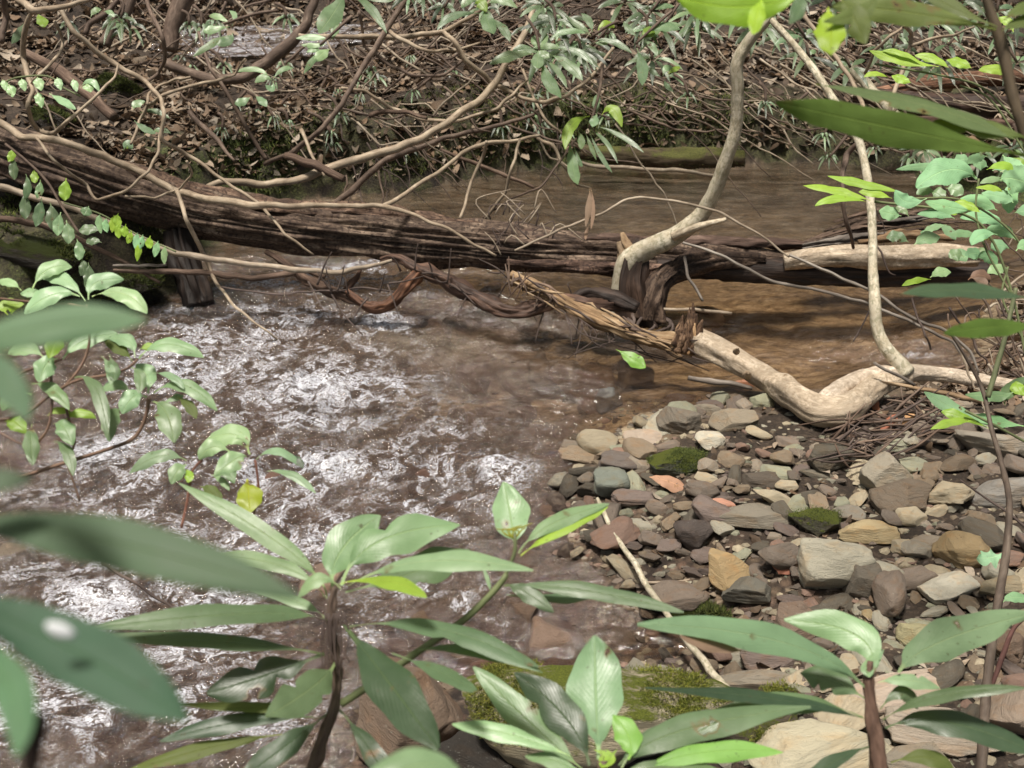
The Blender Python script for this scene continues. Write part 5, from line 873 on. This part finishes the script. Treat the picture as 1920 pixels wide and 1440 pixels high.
# ------------------------------------------------------------------ stones, placed one by one
GRY = (.45, .42, .33); TAN = (.56, .48, .34); OCH = (.54, .43, .25); BRN = (.32, .25, .175); DRK = (.15, .13, .10); PAL = (.72, .67, .54); RED = (.33, .22, .17); PNK = (.54, .44, .35); GRN = (.40, .40, .29); PUR = (.23, .18, .155)
KEY = [
 (1563, 1062, 140, 112, GRY, 'large grey block of stone in the middle of the gravel', dict(big=1, flat=.95, deep=.9, rz=12, tilt=4)),
 (1612, 1092, 72, 90, (.19, .165, .13), 'brown wedge-shaped stone leaning on the large grey block', dict(big=1, flat=1., deep=.8, rz=-20)),
 (1628, 998, 118, 52, OCH, 'long ochre stone lying behind the large grey block', dict(big=1)),
 (1357, 1075, 98, 82, (.44, .32, .17), 'golden brown angular stone near the water edge', dict(big=1, flat=.9)),
 (1707, 966, 62, 50, TAN, 'small tan stone with a pale top right of the ochre one', dict()),
 (1802, 1028, 108, 80, (.42, .31, .17), 'large golden brown stone by the sapling', dict(big=1, flat=.9)),
 (1770, 1102, 120, 70, PAL, 'pale streaked flat stone tilted left of the sapling', dict(big=1, rz=18)),
 (1273, 862, 118, 62, (.10, .11, .08), 'round stone covered with bright green moss', dict(big=1, mat='mossstone')),
 (1335, 826, 68, 48, PAL, 'white speckled stone behind the green mossy stone', dict()),
 (1410, 962, 156, 62, (.26, .23, .18), 'broad flat grey-brown slab', dict(big=1, flat=.45, deep=1.3)),
 (1532, 975, 106, 66, (.09, .085, .06), 'dark stone with lime moss on its top', dict(big=1, mat='mossstone')),
 (1655, 888, 98, 92, (.36, .32, .25), 'tall tan-grey stone leaning in the gravel', dict(big=1, flat=1)),
 (1692, 930, 128, 76, (.19, .15, .11), 'rounded dark brown-grey boulder', dict(big=1, rz=16, flat=.9)),
 (1425, 898, 92, 44, (.14, .115, .09), 'dark grey-brown rounded stone right of the mossy one', dict()),
 (1550, 862, 120, 66, (.12, .105, .08), 'dark grey slab under the twig heap', dict(big=1, rz=14)),
 (1685, 836, 88, 32, GRN, 'pale greenish long slab in front of the twig heap', dict(rz=16)),
 (1530, 890, 66, 22, (.25, .22, .17), 'thin flat stone under the dark slab', dict(rz=-14)),
 (1272, 790, 84, 66, (.22, .19, .15), 'grey round stone at the water edge behind the mossy one', dict(big=1, flat=.9)),
 (1136, 757, 64, 46, (.24, .25, .24), 'grey pyramid-shaped stone standing alone in the shallow water', dict(flat=1.1)),
 (1210, 812, 74, 76, PNK, 'pinkish pale slab at the water edge', dict(rz=25, flat=.5)),
 (1140, 912, 74, 62, (.22, .24, .20), 'greenish grey speckled stone at the shore', dict(flat=1)),
 (1200, 932, 108, 42, PUR, 'dark slate-coloured flat stone at the shore', dict(big=1)),
 (1085, 856, 90, 44, BRN, 'brown layered stone pointing into the stream', dict(big=1, rz=-15)),
 (1160, 868, 100, 50, (.18, .15, .13), 'grey-brown wet stone behind the slate-coloured one', dict()),
 (1302, 1000, 84, 66, (.10, .08, .07), 'dark brown rounded stone left of the broad slab', dict(flat=.9)),
 (1375, 792, 96, 52, (.32, .27, .20), 'tan grey low stone under the driftwood limb', dict(big=1)),
 (1425, 752, 58, 40, (.38, .38, .26), 'pale greenish stone just under the driftwood limb', dict()),
 (1330, 768, 70, 40, (.3, .26, .2), 'light brown stone at the edge of the shallows', dict()),
 (1880, 1102, 112, 56, (.36, .3, .2), 'tan stone right of the sapling', dict(big=1)),
 (1860, 830, 150, 72, (.36, .32, .26), 'large beige boulder at the right edge below the green leaves', dict(big=1)),
 (1876, 918, 150, 74, (.3, .28, .25), 'grey boulder at the right edge', dict(big=1)),
 (1760, 955, 80, 32, TAN, 'thin tan stone lying diagonal between boulders', dict(rz=30)),
 (1790, 870, 80, 46, (.22, .17, .12), 'brown angular stone below the beige boulder', dict()),
 (1660, 1112, 66, 112, (.24, .19, .15), 'long brownish grey stone leaning like driftwood', dict(rz=-25, flat=.7)),
 (1722, 1192, 86, 62, (.42, .38, .22), 'yellowish stone above the right plant', dict(big=1)),
 (1460, 1222, 150, 70, PUR, 'dark purplish brown rock with ridges', dict(big=1)),
 (1490, 1165, 84, 84, (.22, .16, .12), 'brown boulder behind the dark ridged rock', dict(big=1, flat=1)),
 (1398, 1105, 96, 74, (.17, .16, .13), 'grey-green stone right of the golden one', dict(big=1)),
 (1530, 1228, 56, 42, PAL, 'small whitish stone behind the right plant', dict()),
 (1628, 1152, 26, 30, OCH, 'small yellow stone below the leaning long stone', dict()),
 (1722, 1028, 70, 46, (.4, .36, .29), 'pale rough stone left of the golden brown one', dict()),
 (1560, 1010, 0, 0, None, '', None),
 (1590, 965, 64, 44, (.3, .27, .22), 'grey stone peeking out behind the ochre stone', dict()),
 (1545, 1150, 80, 40, DRK, 'dark flat stone at the foot of the large grey block', dict()),
 (1830, 1180, 120, 50, (.33, .28, .21), 'tan slab behind the upper leaf of the right plant', dict(big=1)),
 (1890, 1210, 70, 80, (.2, .14, .1), 'striped brown stone at the right edge', dict()),
 (1690, 1290, 330, 84, PNK, 'wide pinkish beige slab behind the right plant', dict(big=1, flat=.6)),
 (1540, 1400, 350, 150, (.55, .5, .36), 'large pale yellow rough slab at the bottom', dict(big=1, flat=.5, deep=1.1)),
 (1770, 1360, 220, 110, (.45, .38, .3), 'pale boulder right of the thick plant stem', dict(big=1, flat=.6)),
 (1890, 1330, 120, 110, (.33, .26, .2), 'brown-grey boulder at the bottom right corner', dict(big=1)),
 (1430, 1275, 190, 46, (.32, .28, .22), 'low grey-beige slab with dry grass beside the mossy boulder', dict(big=1)),
 (1720, 1430, 160, 100, (.3, .26, .2), 'grey stone at the bottom edge right of the stem', dict(big=1)),
 (1310, 1155, 130, 46, (.07, .065, .045), 'low dark mossy stone at the shore', dict(big=1, mat='darkmoss')),
 (1135, 1345, 540, 250, (.33, .29, .2), 'big boulder with yellow-green moss patches in the bottom centre', dict(big=2, mat='mossrock', flat=1.0, deep=.95, rz=-4, tilt=3, seed=12)),
 (1420, 1345, 180, 120, (.12, .1, .07), 'dark mossy stone right of the big mossy boulder', dict(big=1, mat='mossrock')),
 (775, 1325, 200, 230, (.2, .145, .105), 'brown grained rock left of the big mossy boulder', dict(big=1, flat=.8, deep=.9, rz=-20)),
 (900, 1420, 200, 130, (.035, .03, .025), 'black rock under the big mossy boulder', dict(big=1, flat=.7)),
 (1190, 1445, 260, 60, (.04, .035, .03), 'dark stone below the mossy boulder', dict(big=1)),
 (320, 1262, 130, 100, (.13, .10, .13), 'wet purplish rock standing out of the foam at the lower left', dict(big=1, mat='wetstone', flat=.9)),
 (150, 1370, 300, 170, (.28, .17, .13), 'broad reddish rock just under the rushing water at the bottom left', dict(big=1, mat='wetstone', flat=.3)),
 (95, 905, 180, 50, (.42, .28, .18), 'orange brown rock the water slides over at the left', dict(big=1, mat='wetstone', flat=.42)),
 (60, 470, 220, 90, (.05, .045, .03), 'dark mossy rock on the left bank under the log', dict(big=1, mat='darkmoss')),
 (225, 535, 180, 70, (.07, .065, .045), 'mossy ledge rock at the left water edge', dict(big=1, mat='darkmoss')),
 (215, 165, 110, 60, (.07, .06, .04), 'mossy dark stone on the left slope', dict(big=1, mat='darkmoss')),
 (100, 225, 100, 60, (.07, .06, .04), 'small mossy stone on the left slope beside the vine loop', dict(big=1, mat='darkmoss')),
 (1130, 1345, 0, 0, None, '', None),
]
placed = []
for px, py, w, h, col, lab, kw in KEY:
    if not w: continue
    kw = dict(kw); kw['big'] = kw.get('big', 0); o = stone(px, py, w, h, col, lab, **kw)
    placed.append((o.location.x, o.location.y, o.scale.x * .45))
# fill stones
PALET = [GRY, TAN, BRN, DRK, (.30, .24, .19), GRY, BRN, RED, (.26, .21, .17), (.38, .32, .25), PUR, TAN, (.22, .18, .145), GRN]
n = 0; tries = 0
while n < 285 and tries < 22000:
    tries += 1
    px = random.uniform(1040, 1935); py = random.triangular(735, 1435, 900)
    g = ground(px, py)
    if g[2] < -.02 or qd(g)[0] < qd(g)[1] or (1420 < px < 1720 and py < 815): continue
    r = min(.13, max(.03, random.lognormvariate(math.log(.062), .36)))
    if any(math.hypot(g[0] - a, g[1] - b) < .55 * (r + c) for a, b, c in placed): continue
    placed.append((g[0], g[1], r)); d = (g - CAM) @ FW; w = 2 * r / d * FPX
    c = random.choice(PALET); nearwater = g[2] < .05
    if nearwater: c = tuple(q * .7 for q in c)
    stone(px, py, w, w * random.uniform(.45, .75), c, 'small reddish or dark wet stone at the edge of the gravel bar' if nearwater else 'small stone filling a gap between the larger gravel bar stones', seed=random.randint(0, 900), tilt=24, rz=random.uniform(-90, 90), group='stones at the wet edge of the gravel' if nearwater else 'small stones of the gravel bar', lift=random.uniform(-.01, .02), deep=random.uniform(.9, 1.4), flat=random.uniform(.4, .8)); n += 1
print('fill stones', n, tries)
# stones under and in the water
n = 0
while n < 170:
    px = random.uniform(0, 1380); py = random.triangular(540, 1400, 800)
    g = ground(px, py)
    if g[2] > -.01: continue
    r = random.uniform(.05, .16); d = (g - CAM) @ FW; w = 2 * r / d * FPX; n += 1
    top = random.uniform(-.05, .004); me = random.choice(ROCKS); o = link('submerged_stone', me, None, None, random.choice([RED, (.3, .2, .14), (.26, .19, .14), BRN, (.34, .27, .2), PNK, PUR, GRY]))
    hgt = .12 + r * .6; o.scale = (2 * r, 2 * r * random.uniform(.7, 1), hgt); o.location = (g[0], g[1], top - hgt / 2); o.rotation_euler = (0, 0, random.uniform(0, 6))
    tag(o, 'reddish brown stone lying under the running water of the riffle', 'stone', 'stones under the water')
# ------------------------------------------------------------------ loose gravel (stuff)
def scatter_gravel(n, xr, yr, smin, smax, cond, palette, name, label, cat):
    V0, F0 = ICO[1]; a = Acc(); Vs = []; Fs = []; Cs = []; k_ = 0; t = 0
    pts = []
    while k_ < n and t < n * 6:
        t += 1; px = random.uniform(*xr); py = random.uniform(*yr); d = gdepth(px, py); g = at(px, py, d)
        if not cond(g): continue
        s = random.uniform(smin, smax) * random.uniform(.5, 1); R = np.linalg.qr(rng.normal(size=(3, 3)))[0]
        v = (V0 * (1 + .25 * rng.normal(size=(len(V0), 1))).clip(.6, 1.4)) @ R * np.array([1, .8, .5]) * s + g + np.array([0, 0, s * .2])
        Vs.append(v); Fs.append(F0 + k_ * len(V0)); c = np.array(random.choice(palette)) * random.uniform(.4, .8); Cs.append(np.tile(c, (len(V0), 1))); k_ += 1
    o = link(name, mesh(name, np.concatenate(Vs), np.concatenate(Fs), None, None, False, np.concatenate(Cs)), M['pebble']); tag(o, label, cat, None, 'stuff')
bar = lambda g: g[2] > -.06 and qd(g)[1] < qd(g)[0]
scatter_gravel(4200, (1030, 1930), (740, 1438), .008, .03, bar, PALET, 'gravel', 'loose small gravel and dirt between the stones of the bar', 'gravel')
scatter_gravel(2600, (250, 1900), (560, 1400), .008, .03, lambda g: g[2] < 0 and not (g[0] > .8 and g[1] > 5), [RED, BRN, PNK, (.34, .26, .19), GRY], 'stream_pebbles', 'pebbles covering the bed under the clear shallow water', 'gravel')
# ------------------------------------------------------------------ leaf litter (stuff)
def scatter_litter(n, xr, yr, cond, L, pal, name, label, flat=.5):
    nu, nv = 5, 3; Vs = []; Fs = []; Cs = []; k_ = 0; t = 0; f0 = grid_faces(nu, nv)
    u = np.linspace(0, 1, nu)[:, None]; j = np.linspace(-1, 1, nv)[None]
    while k_ < n and t < n * 5:
        t += 1; px = random.uniform(*xr); py = random.uniform(*yr) if not callable(yr) else yr(); d = gdepth(px, py)
        if d > 18: continue
        g = at(px, py, d)
        if not cond(g): continue
        l = L * random.uniform(.45, 1.35) * (1.5 if random.random() < .12 else 1); w = l * random.uniform(.16, .34); cv = random.uniform(-.35, .5); a = random.uniform(0, 6.28)
        x = (u - .5) * l + 0 * j; y = w * np.sin(math.pi * np.clip(u, .04, .96)) * j; z = l * cv * (u - .5)**2 * 2 + .3 * w * random.uniform(-1, 1) * j**2
        v = np.stack([x, y, z + 0 * x], -1).reshape(-1, 3); ti = random.gauss(0, flat); tj = random.gauss(0, flat)
        ca, sa = math.cos(a), math.sin(a); Rz = np.array([[ca, -sa, 0], [sa, ca, 0], [0, 0, 1]]); Rx = np.array([[1, 0, 0], [0, math.cos(ti), -math.sin(ti)], [0, math.sin(ti), math.cos(ti)]]); Ry = np.array([[math.cos(tj), 0, math.sin(tj)], [0, 1, 0], [-math.sin(tj), 0, math.cos(tj)]])
        v = v @ (Rz @ Rx @ Ry).T + g + np.array([0, -.01, random.uniform(.002, .03)])
        Vs.append(v); Fs.append(f0 + k_ * nu * nv); Cs.append(np.tile(np.array(random.choice(pal)) * random.uniform(.45, 1.15), (nu * nv, 1))); k_ += 1
    o = link(name, mesh(name, np.concatenate(Vs), np.concatenate(Fs), None, None, True, np.concatenate(Cs)), M['litter']); tag(o, label, 'leaf litter', None, 'stuff')
LP = [(.36, .27, .19), (.28, .20, .14), (.19, .13, .085), (.44, .35, .26), (.27, .18, .115), (.12, .085, .06), (.52, .44, .35)]
onbank = lambda g: qd(g)[0] < qd(g)[1] and g[2] > .1
def bankcond(g):
    if not onbank(g): return False
    dl = float(qd(g)[0]); m = dl > .45 + .3 * float(fbm(g[0] * 1.5, g[1] * 1.5, 4., 2)); return (m and float(fbm(g[0] * 2.2, g[1] * 2.2, 7., 3)) > -.06) or random.random() < .14
scatter_litter(15000, (-30, 1950), (-10, 330), bankcond, .095, LP, 'leaf_litter', 'brown fallen leaves carpeting the far and left banks')
scatter_litter(420, (1040, 1920), (740, 1350), lambda g: bar(g) and g[2] > .03, .05, LP, 'gravel_litter', 'scraps of dead leaf and bark between the gravel stones')
scatter_litter(900, (1700, 1935), (430, 760), lambda g: qd(g)[1] < qd(g)[0] and g[2] > .02, .07, LP, 'bank_litter', 'brown dead leaves and scraps on the right bank')
# individual fallen leaves
for px, py, w, L, a, col, lab in [(1255, 908, 26, 80, .35, (1.5, 1.35, 1.25), 'pinkish brown fallen leaf curling on the shore stones'), (1462, 1064, 26, 50, .5, (1.1, .75, .72), 'red fallen leaf right of the golden brown stone'), (1700, 795, 22, 50, -1.0, (1.9, 1.7, 1.2), 'tan fallen leaf stuck in the twig heap'), (1665, 800, 18, 60, -.9, (1.2, .7, .6), 'red-brown fallen leaf in the twig heap'), (1350, 945, 14, 60, .1, (1.5, 1.2, 1.2), 'pale pink curled leaf behind the broad slab'), (1640, 760, 16, 40, 1.2, (1.3, .8, .6), 'orange fallen leaf tucked under the pale limb'), (1395, 722, 14, 40, .2, (1.2, .9, .8), 'brown fallen leaf hanging on the grey stick')]:
    d = gdepth(px, py) - .06; dx, dy = L / 2 * math.cos(a), L / 2 * math.sin(a)
    o = leaf(None, [(px - dx, py - dy), (px, py - 5), (px + dx, py + dy)], d, w, 'deadleaf', tint=col, name='fallen_leaf', up=.6, pet=.04, cup=.5, dtip=d); tag(o, lab, 'fallen leaf')
o = leaf(None, [(1885, 1035), (1860, 1045), (1832, 1045)], 3.6, 34, 'serrate', tint=(2., 1.8, 2.2), name='fallen_leaf', up=.4, lobed=True, wave=.3); tag(o, 'pale whitish green lobed leaf lying beside the sapling', 'fallen leaf')
o = leaf(None, [(1155, 655), (1185, 672), (1210, 690)], 5.6, 26, 'lime', tint=(.7, .9, 1.2), name='fallen_leaf', up=.3); tag(o, 'single green leaf touching the water under the torn orange wood', 'fallen leaf')
# ------------------------------------------------------------------ moss and little fronds (stuff)
def scatter_moss(n, region, cond, L, pal, name, label, lookup=None):
    Vs = []; Cs = []; k_ = 0; t = 0
    while k_ < n and t < n * 6:
        t += 1; px = random.uniform(region[0], region[2]); py = random.uniform(region[1], region[3]); g = ground(px, py)
        if not cond(g): continue
        c = np.array(random.choice(pal)) * random.uniform(.5, 1.3)
        for q in range(5):
            a = random.uniform(0, 6.28); l = L * random.uniform(.5, 1.3); dirv = np.array([math.cos(a) * .7, math.sin(a) * .7 - .2, random.uniform(.3, 1)]) * l; s = np.array([-math.sin(a), math.cos(a), 0]) * l * .12
            b = g + np.array([random.gauss(0, L * .5), random.gauss(0, L * .5), 0]); Vs += [b - s, b + s, b + dirv]; Cs += [c * .6, c * .6, c]
        k_ += 1
    V = np.array(Vs); F = np.arange(len(V)).reshape(-1, 3)
    o = link(name, mesh(name, V, F, None, None, False, np.array(Cs)), M['moss']); tag(o, label, 'moss', None, 'stuff')
MP = [(.13, .17, .04), (.08, .11, .025), (.22, .25, .06), (.07, .08, .025)]
scatter_moss(7000, (0, 160, 1420, 560), lambda g: onbank(g) and qd(g)[0] < .85 and fbm(g[0] * 1.6, g[1] * 1.6, 2., 2) > -.15, .035, MP, 'bank_moss', 'dark green moss clothing the lower face of the bank')
# moss tufts on the big boulder, read from its own surface
def tufts(obj, n, L, pal, thr, parentname='moss_tufts'):
    bpy.context.view_layer.update(); mw = np.array(obj.matrix_world); me = obj.data; nv = len(me.vertices)
    co = np.empty(nv * 3); me.vertices.foreach_get('co', co); co = co.reshape(-1, 3); no = np.empty(nv * 3); me.vertices.foreach_get('normal', no); no = no.reshape(-1, 3)
    W = co @ mw[:3, :3].T + mw[:3, 3]; nn = no @ np.linalg.inv(mw[:3, :3]); nn /= np.linalg.norm(nn, axis=1)[:, None] + 1e-9
    m = fbm(W[:, 0] * 5, W[:, 1] * 5, W[:, 2] * 5, 3); idx = np.where((nn[:, 2] > .25) & (m > thr))[0]
    if not len(idx): return
    Vs = []; Cs = []
    for _ in range(n):
        i = rng.choice(idx); c = np.array(random.choice(pal)) * random.uniform(.6, 1.3); b0 = W[i] + rng.normal(size=3) * .012 * (1 - nn[i]**2)
        for q in range(4):
            r3 = rng.normal(size=3); dv = (nn[i] * random.uniform(.5, 1) + rng.normal(size=3) * .5) * L * random.uniform(.5, 1.2); s = np.array([dv[1] * r3[2] - dv[2] * r3[1], dv[2] * r3[0] - dv[0] * r3[2], dv[0] * r3[1] - dv[1] * r3[0]]); s = s / (np.linalg.norm(s) + 1e-9) * L * .13
            b = b0 + rng.normal(size=3) * L * .4 * .5; Vs += [b - s, b + s, b + dv]; Cs += [c * .55, c * .55, c]
    V = np.array(Vs); inv = np.linalg.inv(mw); V = V @ inv[:3, :3].T + inv[:3, 3]
    o = bpy.data.objects.new(parentname, mesh(parentname, V, np.arange(len(V)).reshape(-1, 3), None, None, False, np.array(Cs))); o.data.materials.append(M['moss']); COL.objects.link(o); o.parent = obj; o['kind'] = 'stuff'
YP = [(.34, .36, .05), (.24, .28, .04), (.4, .4, .09), (.16, .2, .03)]; GP = [(.17, .22, .06), (.26, .32, .09), (.1, .13, .04)]
for o in [o for o in COL.objects if o.get('label')]:
    l = o['label']
    if l.startswith('big boulder with yellow'): tufts(o, 9000, .008, YP, .0)
    if l.startswith('round stone covered'): tufts(o, 2600, .0055, GP, -.25)
    if l.startswith('dark stone with lime'): tufts(o, 900, .0055, GP, .0)
    if l.startswith('low dark mossy') or l.startswith('mossy ledge') or l.startswith('dark mossy rock') or 'slope' in l and 'mossy' in l and l.startswith(('mossy', 'small mossy')): tufts(o, 1500, .018, MP, -.2)
    if l.startswith('dark mossy stone right'): tufts(o, 900, .012, YP, .1)
    if l.startswith('low mossy green log'): tufts(o, 1500, .02, [(.13, .14, .04), (.08, .09, .025), (.12, .08, .04)], -.2)
# ------------------------------------------------------------------ wood further up the slope (reflected in the stream)
def crown(name, cx, cy, cz, R, n, parent):
    c = rng.normal(size=(n, 3)); c /= np.linalg.norm(c, axis=1)[:, None]; c = c * (rng.uniform(.35, 1, (n, 1))) * np.array([R, R, R * .7]) + np.array([cx, cy, cz])
    d1 = rng.normal(size=(n, 3)); d1 /= np.linalg.norm(d1, axis=1)[:, None]; d2 = np.cross(d1, rng.normal(size=(n, 3))); d2 /= np.linalg.norm(d2, axis=1)[:, None]
    s = rng.uniform(.12, .3, (n, 1)); V = np.stack([c - d1 * s, c + d2 * s * .5, c + d1 * s, c - d2 * s * .5], 1).reshape(-1, 3)
    col = np.repeat(np.array([[.05, .085, .03]]) * rng.uniform(.6, 1.5, (n, 1)), 4, 0)
    link(name, mesh(name, V, np.arange(4 * n).reshape(-1, 4), None, None, False, col), M['foliage'], parent)
for i in range(16):
    x = -13 + i * 1.8 + random.uniform(-.6, .6); y = random.uniform(14, 20); z = float(height(np.array([x]), np.array([y]))[0]); H_ = random.uniform(7, 10)
    tr = empty('forest_tree', (x, y, z), 'tree on the slope above the picture, seen only mirrored in the stream', 'tree', 'trees on the upper slope')
    P = [np.array([x, y, z - .2]), np.array([x + random.uniform(-.4, .4), y, z + H_ * .5]), np.array([x + random.uniform(-.8, .8), y, z + H_])]
    tube('trunk', P, [.17, .13, .06], M['brownstem'], tr, None, seg=10, step=.3)
    crown('crown', x, y, z + H_ * .62, random.uniform(2.2, 3.0), 1300, tr)
# ------------------------------------------------------------------ light
w = bpy.data.worlds.new('World'); SC.world = w; w.use_nodes = True; nt = w.node_tree; nt.nodes.clear()
ow = nt.nodes.new('ShaderNodeOutputWorld'); bg = nt.nodes.new('ShaderNodeBackground'); sk = nt.nodes.new('ShaderNodeTexSky'); sk.sky_type = 'NISHITA'; sk.sun_disc = False
EL, AZ = math.radians(76), math.radians(-140)      # azimuth from +Y toward +X
sk.sun_elevation = EL; sk.sun_rotation = AZ; sk.dust_density = 3; sk.air_density = .7; sk.ozone_density = .6
mx = nt.nodes.new('ShaderNodeMix'); mx.data_type = 'RGBA'; mx.blend_type = 'MULTIPLY'; mx.inputs[0].default_value = 1; mx.inputs[7].default_value = (1.12, 1.04, .80, 1); nt.links.new(sk.outputs[0], mx.inputs[6]); nt.links.new(mx.outputs[2], bg.inputs[0]); bg.inputs[1].default_value = .11; nt.links.new(bg.outputs[0], ow.inputs[0])
sl = bpy.data.lights.new('sun', 'SUN'); sl.energy = 5.0; sl.angle = math.radians(9); sl.color = (1, .94, .86)
so = bpy.data.objects.new('sun', sl); COL.objects.link(so)
dirv = Vector((math.sin(AZ) * math.cos(EL), math.cos(AZ) * math.cos(EL), math.sin(EL))); so.rotation_euler = dirv.to_track_quat('Z', 'Y').to_euler()
SC.cycles.max_bounces = 6; SC.cycles.transparent_max_bounces = 8; SC.cycles.caustics_reflective = False; SC.cycles.caustics_refractive = False
print('objects', len(COL.objects))
